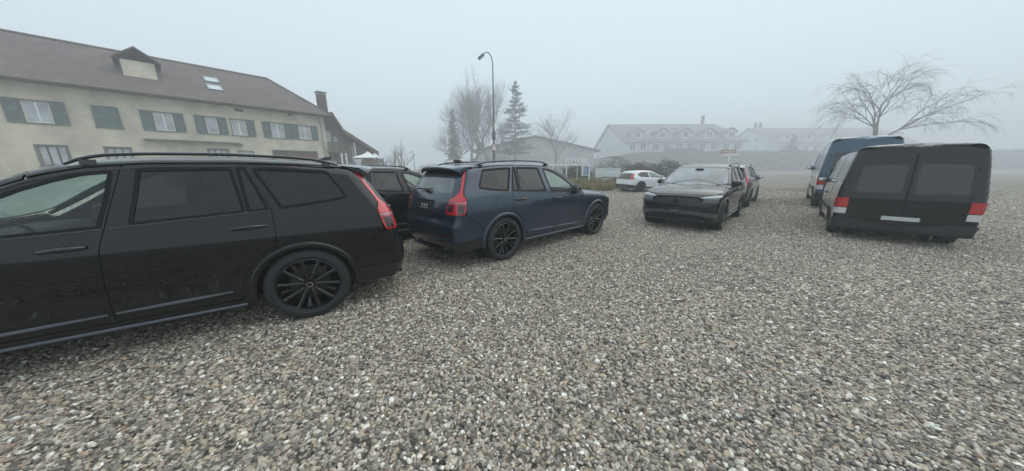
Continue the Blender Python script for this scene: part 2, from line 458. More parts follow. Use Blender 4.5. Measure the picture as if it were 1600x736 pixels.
def wheel_parts(R=.378, W=.255, rr=.272, style='ten'):
    """tyre, barrel, spokes, cap; axis y, outer face towards -y ... centre at the contact-patch middle"""
    o = []
    h = W / 2
    t = MB()
    prof = [(rr, -h + .02), (rr + .012, -h + .004), (rr + .03, -h - .006), (R - .04, -h - .002), (R - .016, -h + .010), (R - .004, -h + .03)]
    for g in (-.065, -.022, .022, .065): prof += [(R, g - .010), (R, g - .006), (R - .008, g - .005), (R - .008, g + .005), (R, g + .006)]
    prof += [(R - .004, h - .03), (R - .016, h - .010), (R - .04, h + .002), (rr + .03, h + .006), (rr, h - .02)]
    t.lathe(prof, 64)
    me = t.mesh('tyre', auto=35)
    o.append(('tyre', me, 'rubber'))
    b = MB(); b.lathe([(rr + .004, -h + .018), (rr - .006, -h + .012), (rr - .012, -h + .02), (rr - .022, -h + .05), (rr - .03, h - .03), (rr, h - .01)], 64)
    b.lathe([(.0, -.005), (.07, -.005), (.085, .03), (.0, .03)], 24)          # hub
    o.append(('wheel', b.mesh('wheel', auto=35), 'rim'))
    d = MB(); d.lathe([(.0, .02), (.185, .02), (.185, .045), (.0, .045)], 40)
    o.append(('brake_disc', d.mesh('brake_disc', auto=35), 'disc'))
    yo = -h + .022
    for k in range(5):
        for sg in (-1, 1):
            s = MB(); a = rad(90 + 72 * k)
            def pt(r, off, y): 
                c, q = math.cos(a), math.sin(a); return (r * c - off * q, y, r * q + off * c)
            hub, tip = .014 * sg, .052 * sg
            st = [(.045, .012 * sg, .015, yo + .012, yo + .045), (.11, .028 * sg, .013, yo + .006, yo + .035), (.19, .056 * sg, .016, yo, yo + .028), (rr - .004, .084 * sg, .020, yo - .004, yo + .02)]
            V = []
            for r, off, wd, y0, y1 in st: V += [pt(r, off - wd, y0 + .006), pt(r, off - wd * .35, y0), pt(r, off + wd * .35, y0), pt(r, off + wd, y0 + .006), pt(r, off + wd * .8, y1), pt(r, off - wd * .8, y1)]
            F = []
            for j in range(3):
                for i in range(6): F.append((j * 6 + i, j * 6 + (i + 1) % 6, (j + 1) * 6 + (i + 1) % 6, (j + 1) * 6 + i))
            F += [tuple(range(6)), tuple(range(23, 17, -1))]
            s.add(V, F); o.append(('spoke', s.mesh('spoke'), 'rim'))
        s = MB(); a = rad(90 + 36 + 72 * k)
        # bright-edged insert between the pairs
        V = []
        for r, wd, y0 in ((.15, .005, yo + .03), (.255, .022, yo + .010)): V += [pt(r, -wd, y0), pt(r, wd, y0), pt(r, wd, y0 + .02), pt(r, -wd, y0 + .02)]
        s.add(V, [(0, 1, 2, 3), (7, 6, 5, 4), (0, 4, 5, 1), (1, 5, 6, 2), (2, 6, 7, 3), (3, 7, 4, 0)])
        o.append(('spoke', s.mesh('spoke'), 'rim'))
    c = MB(); c.lathe([(.0, yo - .004), (.026, yo - .004), (.033, yo + .004), (.036, yo + .03)], 24)
    c2 = MB(); c2.lathe([(.024, yo - .0055), (.029, yo - .0055), (.029, yo + .0), (.024, yo + .0)], 24)
    o.append(('hub_cap', c.mesh('hub_cap', auto=35), 'gloss_black')); o.append(('hub_ring', c2.mesh('hub_ring', auto=35), 'chrome'))
    for k in range(5):
        a = rad(54 + 72 * k); n_ = MB(); n_.tube([(.058 * math.cos(a), yo + .035, .058 * math.sin(a)), (.058 * math.cos(a), yo + .004, .058 * math.sin(a))], .010, 6)
        o.append(('wheel_nut', n_.mesh('wheel_nut'), 'gloss_black'))
    return o

SUV = dict(
    side=[(.1, .86), (.25, .90), (.33, .925), (.45, .938), (.60, .934), (.75, .949), (.88, .957), (.96, .954), (1.04, .942), (1.12, .921), (1.18, .899), (1.24, .876), (1.62, .716), (1.70, .675), (1.85, .60)],
    cabin=[(-1.3, 1.52), (-.95, 1.60), (-.6, 1.665), (0, 1.722), (.5, 1.742), (1.0, 1.738), (1.35, 1.715), (1.6, 1.655), (1.8, 1.56), (2.0, 1.445), (2.2, 1.32), (2.4, 1.19), (2.6, 1.05), (3, .77)],
    bonnet=[(-1.5, 1.15), (2.1, 1.165), (2.4, 1.150), (2.8, 1.125), (3.2, 1.08), (3.5, 1.02), (3.7, .955), (3.82, .90), (4, .80)],
    rear=[(.1, -.90), (.28, -.985), (.36, -1.05), (.50, -1.09), (.72, -1.092), (.76, -1.075), (.80, -1.045), (.95, -1.03), (1.10, -.99), (1.20, -.94), (1.30, -.87), (1.60, -.665), (1.8, -.53)],
    front=[(.1, 3.60), (.25, 3.74), (.32, 3.80), (.45, 3.85), (.60, 3.865), (.80, 3.86), (.88, 3.83), (.96, 3.74), (1.1, 3.5)],
    ftap=.045, ft0=2.55, rt0=.2, rtap=.022, rtapu=.055, rcrown=.10, fcrown=.11, kr=.16, kf=.22, zb=.22, kt=.10)

def mirror_parts(S, mat='gloss_black', x=2.02, z=1.17, y0=.90, out_=.075):
    o = []
    for sg in (1, -1):
        bm = bmesh.new(); bmesh.ops.create_icosphere(bm, subdivisions=3, radius=1)
        for v in bm.verts:
            c = v.co; q = Vector((c.x, c.y, c.z))
            q.x = c.x * (.085 if c.x > 0 else .045); q.y = c.y * .125; q.z = c.z * (.085 if c.z > 0 else .075)
            # squarer outline
            q.y *= 1 + .18 * (1 - abs(c.y)) * abs(c.z); q.z *= 1 + .22 * (1 - abs(c.z))
            q.z -= .12 * q.y * (1 if c.z < 0 else .2) * 0
            v.co = Vector((x + q.x, sg * (y0 + out_ + q.y), z + .015 + q.z))
        me = bpy.data.meshes.new('mirror'); bm.to_mesh(me); bm.free(); me.polygons.foreach_set('use_smooth', np.ones(len(me.polygons), bool))
        i = len(o); o.append(('mirror', me, mat, None, None))
        g = MB(); g.box(x - .050, x - .042, min(sg * (y0 + out_ - .075), sg * (y0 + out_ + .10)), max(sg * (y0 + out_ - .075), sg * (y0 + out_ + .10)), z - .045, z + .07, .003)
        o.append(('mirror_glass', g.mesh('mirror_glass', auto=30), 'mirror', ('mirror', i), None))
        a = MB(); a.prism([(x - .03, z - .10), (x + .07, z - .10), (x + .055, z - .04), (x - .02, z - .03)], sg * (y0 - .03), sg * (y0 + .10))
        o.append(('mirror_foot', a.mesh('mirror_foot', auto=30), 'plastic', ('mirror', i), None))
    return o
def handle_mesh(S, x0, x1, z0, z1, side):
    """pull bar standing off the door over a dark recess; returns bar and pocket"""
    pts = [(x0, z0), ((x0 * .85 + x1 * .15), z0 * .85 + z1 * .15), ((x0 + x1) / 2, (z0 + z1) / 2 + .004), (x0 * .15 + x1 * .85, z0 * .15 + z1 * .85), (x1, z1)]
    u = np.array([p[0] for p in pts]); v = np.array([p[1] for p in pts])
    c = S.hit('side', u, v, np.array([.010, .034, .042, .034, .010])); c[:, 1] *= side
    bar = MB(); bar.tube(c, [.012, .018, .019, .018, .012], 10)
    xm = x0 * .55 + x1 * .45; zm = z0 * .55 + z1 * .45
    pk = Sheet(S); pk.panel('side', [(xm + .085 * math.cos(t) , zm + .006 + .032 * math.sin(t)) for t in np.linspace(0, 2 * PI, 17)[:-1]], sides=(side,), grid=.05, gap=0, depth=.004, off=.0018)
    return bar.mesh('door_handle', auto=50), pk.mesh('handle_recess')
def seat_mesh(x, y, zf=.42, wd=.26, tall=.62, head=True):
    s = MB(); s.box(x - .25, x + .27, y - wd, y + wd, zf + .10, zf + .27, .05)
    b = MB(); b.box(-.07, .07, -wd, wd, 0, tall, .05)
    M_ = Matrix.Translation((x - .20, y, zf + .22)) @ Matrix.Rotation(rad(-17), 4, 'Y')
    s.add([tuple(M_ @ Vector(v)) for v in b.V], b.F)
    if head:
        h = MB(); h.box(-.05, .05, -.13, .13, tall + .05, tall + .24, .045); h.box(-.01, .01, -.07, -.055, tall - .05, tall + .1); h.box(-.01, .01, .055, .07, tall - .05, tall + .1)
        s.add([tuple(M_ @ Vector(v)) for v in h.V], h.F)
    return s.mesh('seat', auto=50)

def suv_parts():
    S = Shape(SUV); P = S.poly; out = []
    def add(name, me, mat, parent=None, loc=None): out.append((name, me, mat, parent, loc)); return (name, len(out) - 1)
    AR, FX, WZ = .455, 2.984, .378
    T = [(-.85, 1.575), (-.60, 1.615), (-.3, 1.645), (.3, 1.668), (1.0, 1.662), (1.35, 1.63), (1.6, 1.565), (1.8, 1.465), (2.0, 1.345), (2.2, 1.225), (2.36, 1.135)]
    tz = table(T, .03)
    # ---- door outlines
    belt = table([(-.8, 1.33), (-.52, 1.295), (-.3, 1.265), (-.1, 1.245), (.13, 1.225), (.4, 1.213), (1.25, 1.158), (1.95, 1.125), (2.3, 1.11)], .03)
    bp_ = [(1.145, 1.655), (1.20, 1.40), (1.255, 1.155), (1.30, .98), (1.335, .70), (1.345, .36)]
    tr_arc = lambda a0, a1, n=10, cx=0.: arc(cx, WZ, .525, a0, a1, n)
    rear_edge = [(.405, 1.664), (.30, 1.44), (.205, 1.235), (.195, 1.0), (.20, .92)] + [p for p in tr_arc(66, 8, 10) if True] + [(.545, .36)]
    rdoor = [(x, tz(x) - .002) for x in (.405, .6, .8, 1.0)] + [(1.145, tz(1.145) - .002)] + bp_[1:] + rear_edge[::-1][:-1]
    f_edge = [(2.335, 1.115), (2.345, 1.03), (2.37, .80), (2.43, .55), (2.46, .36)]
    fdoor = [(1.145, tz(1.145) - .002)] + [(x, tz(x) - (.004 + .03 * max(0, min(1, (x - 1.5) / .5)))) for x in (1.35, 1.5, 1.6, 1.7, 1.8, 1.9, 2.0, 2.1, 2.2)] + f_edge + [(1.345, .36)] + bp_[::-1][1:-1]
    # windows in the doors
    dz = lambda x: tz(x) - .050
    rwin = fillet([(.44, dz(.44)), (.7, dz(.7)), (1.045, dz(1.045)), (1.10, 1.30), (1.125, belt(1.10)), (.41, belt(.41)), (.395, 1.30)], [.02, 0, .02, 0, .02, .02, 0])
    rwin = fillet([(.475, dz(.475)), (.75, dz(.75)), (1.055, dz(1.055)), (1.075, 1.42), (1.12, belt(1.1) + .004), (.75, belt(.75) + .004), (.41, belt(.41) + .004)], [.02, 0, .02, 0, .02, 0, .02])
    rtri = fillet([(.335, dz(.335)), (.425, dz(.425)), (.365, belt(.36) + .004), (.24, belt(.24) + .004)], [.015, .015, .015, .012])
    rtri = fillet([(.375, dz(.375)), (.425, dz(.425)), (.372, belt(.36) + .004), (.235, belt(.24) + .004), (.30, 1.42)], [.012, .012, .015, .015, 0])
    fwin = fillet([(1.205, dz(1.205)), (1.36, dz(1.36) - .002), (1.5, dz(1.5) - .012), (1.65, dz(1.65) - .025), (1.8, dz(1.8) - .035), (1.95, dz(1.95) - .04), (2.08, belt(2.08) + .02), (2.06, belt(2.06) + .004), (1.285, belt(1.285) + .004), (1.24, 1.36)], [.02, 0, 0, 0, 0, 0, .01, .01, .02, 0])
    cargo = fillet([(-.315, 1.583), (0, tz(0) - .052), (.31, tz(.31) - .050), (.225, 1.44), (.125, belt(.125) + .006), (-.1, belt(-.1) + .006), (-.3, belt(-.3) + .01), (-.500, 1.305), (-.455, 1.40)], [.09, 0, .02, 0, .02, 0, 0, .05, .05])
    for sg in (1, -1):
        for nm, outl, hol, hd in (('door', fdoor, [fwin], (1.36, 1.59, 1.018, 1.010)), ('door', rdoor, [rwin, rtri], (.26, .52, 1.068, 1.058))):
            s = Sheet(S); s.panel('side', outl, hol, sides=(sg,), depth=.03); d = add('door', s.mesh('door'), 'paint')
            bar, pk = handle_mesh(S, *hd, sg); add('door_handle', bar, 'gloss_black', d); add('handle_recess', pk, 'plastic', d)
            for h in hol:
                g = Sheet(S); g.panel('side', inset(densify(h), .010), sides=(sg,), gap=0, depth=0, off=-.006)
                add('window', g.mesh('window'), 'clear' if h is fwin else 'tint', d)
            g = Sheet(S)
            for h in hol:
                g.panel('side', inset(densify(h), -.014), [inset(densify(h), .013)], sides=(sg,), gap=0, depth=.003, off=.0025, grid=.05)
            add('window_seal', g.mesh('window_seal'), 'seal', d)
            # waist strip under the glass and the moulding low on the door
            x0, x1 = (1.27, 2.10) if nm == 'door' and h is fwin else (.22, 1.24)
            add('window_trim', mesh_from('window_trim', *strip(S, [(x, float(belt(x)) - .012) for x in np.linspace(x0, x1, 8)], .016, .006, sg)), 'gloss_black', d)
            lo, hi_ = ((1.37, .438), (2.22, .412)) if h is fwin else ((.60, .458), (1.325, .440))
            add('door_moulding', mesh_from('door_moulding', *strip(S, [lo, ((lo[0] + hi_[0]) / 2, (lo[1] + hi_[1]) / 2), hi_], [.012, .024, .024, .014], .012, sg)), 'satin', d)
    # ---- one body: rear quarters, front fenders, pillars, roof, sills
    seam = [P([('x', -.452, .50)])[0], P([('x', -.50, .66)])[0], P([('x', -.66, .80)])[0], P([('x', -.80, .905)])[0]]
    lampF = P([('x', -.575, 1.585), ('x', -.66, 1.44), ('x', -.745, 1.29), ('x', -.775, 1.225), ('x', -.755, 1.155), ('x', -.760, 1.10), ('x', -.785, 1.0), ('x', -.822, .905)])
    body = Sheet(S)
    quarter = [lampF[0]] + [(x, tz(x)) for x in (-.45, -.3, 0, .2)] + [(.405, tz(.405))] + [(.405, 1.664)][:0] + rear_edge[1:6][:4]
    rq = [lampF[0]] + [(x, float(tz(x))) for x in (-.45, -.3, 0, .2, .405)] + rear_edge[1:-1] + [(.545, .30)] + arc(0, WZ, AR, -4, 168, 40)[::-1][:0]
    hole = arc(0, WZ, AR, -9, 165, 40)
    rq = rq + [(AR + .01, .30)] + hole[1:] + [seam[0]] + seam[1:] + lampF[::-1][1:-1]
    body.panel('side', rq, [cargo], depth=.03)
    # strip above the doors (cant rail, black DLO top is part of door) + A pillar
    tr = [(x, float(tz(x)) + .0) for x in np.linspace(.405, 2.335, 30)]
    # front fender
    ff_hole = arc(FX, WZ, AR, 188, 12, 40)
    head = P([('X', 3.30, .985), ('X', 3.48, .955)])
    hl_top = [('X', 3.33, .985)]
    HLo = P([('X', 3.40, .955), ('X', 3.42, .90), ('X', 3.47, .80), ('X', 3.50, .745)])
    fseam = P([('X', 3.50, .745), ('X', 3.47, .62), ('X', 3.44, .46)])
    btop = lambda x: float(S_b(x))
    S_b = table([(2.36, 1.118), (2.6, 1.095), (2.9, 1.068), (3.2, 1.025), (3.40, .975), (3.5, .945)], .03)
    top_edge = [(x, float(S_b(x))) for x in (2.36, 2.6, 2.8, 3.0)] + [(S.S('X', x, float(S_b(x))), float(S_b(x))) for x in (3.2, 3.36)]
    ff = top_edge + HLo + fseam[1:] + ff_hole[::-1][1:] 
    ff = top_edge + HLo + fseam[1:] + arc(FX, WZ, AR, 9, 188, 40) + [(2.475, .30), (2.46, .36)] + f_edge[::-1][1:]
    body.panel('side', ff, depth=.03)
    # sills
    body.panel('side', [(AR + .02, .357), (2.984 - AR - .02, .357), (2.984 - AR - .02, .262), (AR + .02, .262)], depth=.04)
    # roof
    def edge3(pts, off=0): a = np.array(pts); return S.hit('side', a[:, 0], a[:, 1])
    e = edge3([(lampF[0][0], lampF[0][1] + .003)] + [(x, float(tz(x)) + .003) for x in np.linspace(-.45, 1.62, 24)])
    WS_T = 1.63
    rt = [(p[0], p[1]) for p in e]
    backy = [(-.86, .50), (-.86, 0)]
    rt_poly = rt + [(WS_T, .62), (WS_T + .035, .35), (WS_T + .05, 0)]
    full = rt_poly + [(x, -y) for x, y in rt_poly[::-1][1:]]
    full = full + [(-.535, -.62), (-.56, -.45), (-.575, 0), (-.56, .45), (-.535, .62)]
    body.put(panel(S, 'top', full, gap=.002, grid=.09, depth=.02), mirror=False)
    # A pillars: between door frame and windscreen
    wsb = [(x, float(tz(x)) + .003) for x in np.linspace(1.5, 2.36, 14)]; e2 = edge3(wsb)
    add('body', body.mesh('body'), 'paint')
    for sg in (1, -1):
        g = Sheet(S); g.panel('side', inset(densify(cargo), .010), sides=(sg,), gap=0, depth=0, off=-.006)
        q = add('window', g.mesh('window'), 'tint')
        g = Sheet(S); g.panel('side', inset(densify(cargo), -.012), [inset(densify(cargo), .016)], sides=(sg,), gap=0, depth=.003, off=.0025, grid=.05)
        add('window_seal', g.mesh('window_seal'), 'seal', q)
        # wheel-arch lips
        for cx in (0, FX):
            V = []; F = []; K = 44
            ang = np.linspace(rad(-9), rad(189), K + 1)
            prof = [(AR - .018, -.05), (AR - .016, .012), (AR - .004, .020), (AR + .022, .018), (AR + .034, .008), (AR + .040, -.004)]
            for rr_, of in prof:
                u = cx + rr_ * np.cos(ang); v = WZ + rr_ * np.sin(ang)
                if cx: u = np.array([S.S('X', a, b) if a > S.xf else a for a, b in zip(u, v)])
                else: u = np.array([S.S('x', a, b) if a < S.xr else a for a, b in zip(u, v)])
                X = S.hit('side', u, v, of); X[:, 1] *= sg; V += [tuple(p) for p in X]
            for j in range(5):
                for i in range(K):
                    f = (j * (K + 1) + i, j * (K + 1) + i + 1, (j + 1) * (K + 1) + i + 1, (j + 1) * (K + 1) + i); F.append(f if sg > 0 else f[::-1])
            m = MB(); m.add(V, F); add('wheel_arch', m.mesh('wheel_arch', auto=50), 'paint')
            # arch liner
            L = MB(); L.lathe([(AR + .02, .56), (AR + .02, .925), ], 30, a0=rad(-5), a1=rad(185)); L.lathe([(.05, .56), (AR + .02, .56)], 30, a0=0, a1=2 * PI)
            me = L.mesh('arch_liner'); me.transform(Matrix.Translation((cx, 0, WZ)) @ Matrix.Scale(sg, 4, (0, 1, 0)))
            add('arch_liner', me, 'under')
        add('sill_trim', mesh_from('sill_trim', *strip(S, [(AR + .07, .302), (1.5, .298), (2.984 - AR - .06, .292)], .022, .014, sg)), 'satin')
        # roof rail: a long low bar on feet
        rp = []
        for x in np.linspace(-.42, 1.46, 26):
            t = (x + .42) / 1.88; z = float(S.top1(x)) - .075 * .66 ** 2
            h_ = .012 + .040 * min(1, min(t, 1 - t) * 9) ** .7
            rp.append((x, sg * (.672 - .03 * max(0, (x - .9) / .6) ** 2 - .03 * max(0, (-.0 - x) / .6) ** 2), z + h_ - .012))
        rr_ = [.010] + [.014] * 24 + [.010]
        m = MB(); m.tube(rp, rr_, 8)
        for x in (-.31, 1.33):
            z = float(S.top1(x)) - .075 * .44; m.box(x - .04, x + .04, sg * .665 - .014, sg * .665 + .014, z - .03, z + .012)
        add('roof_rail', m.mesh('roof_rail', auto=60), 'gloss_black')
        # door-top moulding black line between roof and door frames
        add('cant_trim', mesh_from('cant_trim', *strip(S, [(x, float(tz(x)) - .030 - .012 * max(0, (x - 1.5)) ) for x in np.linspace(.42, 1.9, 24)], .010, .003, sg)), 'gloss_black')
    # ---- windscreen, cowl, bonnet (plan-view panels)
    wl = [(p[0], p[1] - .035) for p in e2 if p[0] > 1.64]
    wsp = [(WS_T + .055, 0), (WS_T + .04, .35), (WS_T + .01, .615)] + [(WS_T + .045, .64)] + wl[:-1] + [(2.37, .80), (2.46, .55), (2.52, 0)]
    fullw = wsp + [(x, -y) for x, y in wsp[::-1] if y > 0]
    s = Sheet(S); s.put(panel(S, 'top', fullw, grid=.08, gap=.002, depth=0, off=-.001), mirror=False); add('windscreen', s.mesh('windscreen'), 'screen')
    # pillar skin beside the windscreen
    pil = [(p[0], p[1] + .004) for p in e2 if p[0] > 1.60] ; inn = [(p[0], p[1] - .036) for p in e2 if p[0] > 1.60]
    for sg in (1, -1): s = Sheet(S); s.panel('top', pil + inn[::-1], sides=(sg,), gap=.0005, grid=.05, depth=.015); add('windscreen_pillar', s.mesh('windscreen_pillar'), 'paint')
    s = Sheet(S); h = densify(fullw, .06)
    s.put(panel(S, 'top', fullw, [inset(h, .035)], grid=.05, gap=.0, depth=0, off=.0008), mirror=False); add('windscreen_frit', s.mesh('windscreen_frit'), 'gloss_black')
    add('sensor_cover', MB().box(1.70, 1.86, -.10, .10, 1.555, 1.585, .01).mesh('sensor_cover'), 'plastic')
    a = np.array(top_edge); be = S.hit('side', a[:, 0], a[:, 1] + .0015)
    fe = np.array([P([('X', 3.40, .959)])[0], P([('f', .80, .952)])[0], P([('f', .56, .925)])[0], P([('f', .50, .930)])[0], P([('f', .25, .930)])[0], P([('f', .001, .930)])[0]])
    fe = S.hit('side', fe[:, 0], fe[:, 1])
    bon = [(2.53, 0), (2.47, .56), (2.385, .80)] + [(p[0], p[1]) for p in be] + [(p[0], p[1]) for p in fe[:-1]] + [(fe[-1][0], 0)]
    bonf = bon + [(x, -y) for x, y in bon[::-1] if y > 0]
    s = Sheet(S); s.put(panel(S, 'top', bonf, grid=.08, gap=.0015, depth=.03), mirror=False); add('bonnet', s.mesh('bonnet'), 'paint')
    for sg in (1, -1):      # wipers
        m = MB(); pts = []
        for t in np.linspace(0, 1, 8):
            x = 2.47 - .04 - .16 * t * (1 if sg > 0 else .9); y = sg * .62 - sg * .62 * t + .05; z = float(S.top1(x)) - .075 * y * y + .018; pts.append((x, y, z))
        m.tube(pts, .0045, 5); add('wiper', m.mesh('wiper', auto=60), 'plastic')
    # ---- front end
    hlp = HLo[:1] + [p for p in P([('X', 3.40, .955)])[:0]]
    HT = P([('f', .56, .905)])[0]; HB = P([('f', .56, .865)])[0]; 
    gT = .915
    bumper = Sheet(S)
    c0 = S.xf + S.LC + S.yk
    hl_top_pts = [HLo[0], P([('f', .80, .945)])[0], HT]
    hl = [HLo[0], P([('f', .80, .948)])[0], HT, P([('f', .50, .87)])[0], P([('f', .60, .862)])[0], P([('f', .80, .878)])[0], HLo[1]]
    dark = [HLo[1], P([('f', .80, .878)])[0], P([('f', .60, .862)])[0], P([('f', .57, .76)])[0], P([('f', .80, .755)])[0], HLo[3], HLo[2]]
    gr = fillet([P([('f', .54, .70)])[0], P([('f', .585, .82)])[0], P([('f', .49, .885)])[0], (c0, .90), (c0, .665), P([('f', .42, .668)])[0]], [.03, .02, .03, 0, 0, .05])
    lowin = fillet([P([('f', .66, .40)])[0], (c0, .43), (c0, .315), P([('f', .58, .315)])[0]], [.02, 0, 0, .02])
    # full bumper skin from the arch round to the centreline; grille and intakes stay open
    bz = fseam[2]
    outl = [fseam[0], fseam[1], fseam[2]] + arc(FX, WZ, AR, 9, 0, 4) + [P([('X', 3.46, .285)])[0], P([('f', .60, .262)])[0], (c0, .262), (c0, .315)]
    outl = outl + ring_open(lowin, c0) + ring_open(gr, c0) + [(c0, .925), P([('f', .50, .925)])[0], HT] + [P([('f', .50, .87)])[0]] + dark[2:6]
    bumper.panel('side', outl, depth=.03); add('bumper', bumper.mesh('bumper'), 'paint')
    for sg in (1, -1):
        s = Sheet(S); s.panel('side', hl, sides=(sg,), gap=.003, depth=.02, grid=.05); h_ = add('headlight', s.mesh('headlight'), 'headlamp')
        s = Sheet(S); s.panel('side', dark, sides=(sg,), gap=.003, depth=.02, grid=.05, off=-.004); add('lower_lens', s.mesh('lower_lens'), 'headdark', h_)
        s = Sheet(S)
        for i in range(7):
            z = .53 + i * .030; s.panel('side', P([('f', .76, z), ('X', 3.62 - .012 * i, z), ('X', 3.62 - .012 * i, z + .012), ('f', .76, z + .012)]), sides=(sg,), gap=0, depth=.012, off=.006, grid=.05)
        add('vent_slat', s.mesh('vent_slat'), 'gloss_black')
    # lower bumper band; its lighter colour paints in the bodywork's reflection
    lip = P([('X', 3.60, .49), ('f', .70, .515), ('f', .40, .535)]) + [(c0, .54)] + [(c0, .468)] + P([('f', .40, .462), ('f', .74, .405), ('X', 3.66, .39)])
    s = Sheet(S); s.panel('side', lip, gap=0, depth=.01, off=.014, grid=.06); add('bumper_lip', s.mesh('bumper_lip'), 'lip')
    s = Sheet(S); s.panel('side', P([('f', .66, .295), ('f', .30, .290)]) + [(c0, .29), (c0, .276)] + P([('f', .30, .276), ('f', .66, .281)]), gap=0, depth=.01, off=.010, grid=.06); add('chin_trim', s.mesh('chin_trim'), 'satin')
    # grille: backing, diagonal slats, emblem
    s = Sheet(S); s.panel('side', inset(densify(gr), -.01), gap=0, depth=0, off=-.05, grid=.08); s.panel('side', inset(densify(lowin), -.01), gap=0, depth=0, off=-.06, grid=.08)
    g_ = add('grille', s.mesh('grille'), 'plastic')
    s = Sheet(S)
    for i in range(22):
        y = .56 - i * .027
        for ln in ([], ):
            a0 = max(y, 0.012); a1 = y - .10
            zt, zb_ = .875, .675
            p = [('f', max(.01, y), zb_ + .0), ('f', max(.01, y - .010), zb_), ('f', max(.01, y - .058), zt), ('f', max(.01, y - .048), zt)]
            if y - .058 < .012: break
            s.panel('side', P(p), gap=0, depth=.02, off=-.030, grid=.1)
    add('grille_slats', s.mesh('grille_slats'), 'gloss_black', g_)
    m = MB(); m.lathe([(.0, 3.848), (.058, 3.848), (.064, 3.856), (.064, 3.870), (.052, 3.874), (.048, 3.862), (.0, 3.862)], 28, axis='x_') if False else None
    rg = MB(); rg.lathe([(.0, -.01), (.064, -.01), (.066, .004), (.060, .010), (.050, .010), (.046, .002), (.0, .002)], 28, axis='y')
    me = rg.mesh('emblem', auto=35); me.transform(Matrix.Translation((3.862, 0, .785)) @ Matrix.Rotation(rad(-90), 4, 'Z')); add('emblem', me, 'gloss_black', g_)
    bar = MB(); bar.tube([(3.848, .12, .70), (3.848, -.12, .868)], .007, 5); add('emblem_bar', bar.mesh('emblem_bar'), 'gloss_black', g_)
    pl = MB(); pl.box(3.868, 3.880, -.20, .20, .500, .575, .003); pn = add('plate_holder', pl.mesh('plate_holder'), 'plate')
    tx = MB(); tx.box(3.8795, 3.8815, -.10, .10, .522, .530); add('plate_print', tx.mesh('plate_print'), 'platewhite', pn)
    m = MB(); m.box(3.70, 3.84, -.62, .62, .335, .345); m.box(3.72, 3.845, -.62, .62, .375, .385); add('intake_slat', m.mesh('intake_slat'), 'plastic')
    # ---- rear end
    r0 = S.xr - S.LC - S.yk
    lampR = P([('r', .655, 1.585), ('r', .72, 1.46), ('r', .80, 1.30), ('r', .815, 1.235), ('r', .775, 1.185), ('r', .705, 1.15), ('r', .70, 1.06), ('r', .685, .905)])
    lampR = P([('r', .615, 1.585), ('r', .69, 1.44), ('r', .768, 1.29), ('r', .78, 1.235), ('r', .735, 1.175), ('r', .665, 1.14), ('r', .655, 1.04), ('r', .645, .905)])
    lampo = fillet(lampF + lampR[::-1], .012, 3)
    band0, band1 = 1.075, 1.095
    def clip(poly, lo, hi):
        q = densify(poly, .01); a = [p for p in q]
        o = []
        for i in range(len(a)):
            p, n = a[i], a[(i + 1) % len(a)]
            if lo <= p[1] <= hi: o.append(p)
            for L in (lo, hi):
                if (p[1] - L) * (n[1] - L) < 0: t = (L - p[1]) / (n[1] - p[1]); o.append((p[0] + (n[0] - p[0]) * t, L))
        return o
    for sg in (1, -1):
        s = Sheet(S); s.panel('side', lampo, sides=(sg,), gap=.003, depth=.03, off=.002, grid=.05); t_ = add('taillight', s.mesh('taillight'), 'lampred')
        # clear divider band and dark lower inner lens
        q = clip(inset(densify(lampo, .02), .004), band0, band1); s = Sheet(S); s.panel('side', q, sides=(sg,), gap=0, depth=.004, off=.006, grid=.05); add('divider_band', s.mesh('divider_band'), 'lampgrey', t_)
        iu = lambda y, z: P([('r', y, z)])[0]
        s = Sheet(S); s.panel('side', fillet([iu(.675, 1.055), iu(.80, 1.055), iu(.79, .955), iu(.675, .955)], .015), sides=(sg,), gap=0, depth=.004, off=.005, grid=.05); add('dark_lens', s.mesh('dark_lens'), 'lampdark', t_); s = Sheet(S)
        s.panel('side', fillet([P([('x', -.838, .925)])[0], P([('x', -.80, 1.055)])[0], P([('x', -.90, 1.058)])[0], P([('x', -.92, .925)])[0]], .01), sides=(sg,), gap=0, depth=.004, off=.005, grid=.05)
        # black edging along the strip against the rear window
        add('dark_lens', s.mesh('dark_lens'), 'lampdark', t_)
    # tailgate: lower skin, frame round the glass
    tg = Sheet(S)
    zt = 1.215
    low = [(r0, .80), P([('r', .50, .80)])[0], P([('r', .66, .845)])[0], P([('r', .645, .905)])[0]] + lampR[::-1][1:] + [P([('r', .50, 1.60)])[0], (r0, 1.605)]
    rwn = fillet([(r0, 1.555), P([('r', .50, 1.545)])[0], P([('r', .60, 1.36)])[0], P([('r', .665, 1.235)])[0], (r0, 1.215)], [0, .03, 0, .035, 0])
    plate_ = [P([('r', .27, .945)])[0], P([('r', .27, 1.075)])[0]]
    # keep the centreline as a shared edge: cut outline into below and beside the glass
    outl = [(r0, .80)] + low[1:-1] + [(r0, 1.605), (r0, 1.555)] + [p for p in rwn[1:-1]] + [(r0, 1.215)]
    tgo = panel(S, 'side', outl, gap=.0, depth=.02, grid=.06)
    tg.put(tgo); tgr = add('tailgate', tg.mesh('tailgate'), 'paint')
    g = Sheet(S); rw_in = rwn; q = densify(rw_in, .03); 
    full_r = [p for p in q if p[0] > r0 + 1e-6]
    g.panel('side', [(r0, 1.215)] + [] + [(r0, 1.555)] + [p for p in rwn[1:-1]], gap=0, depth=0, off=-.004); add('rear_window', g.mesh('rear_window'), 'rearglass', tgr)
    g = Sheet(S); g.panel('side', fillet([P([('r', .001, 1.075)])[0], P([('r', .265, 1.075)])[0], P([('r', .265, .935)])[0], P([('r', .001, .935)])[0]], [0, .02, .02, 0]), gap=0, depth=.004, off=.004); ph = add('plate_recess', g.mesh('plate_recess'), 'plate', tgr)
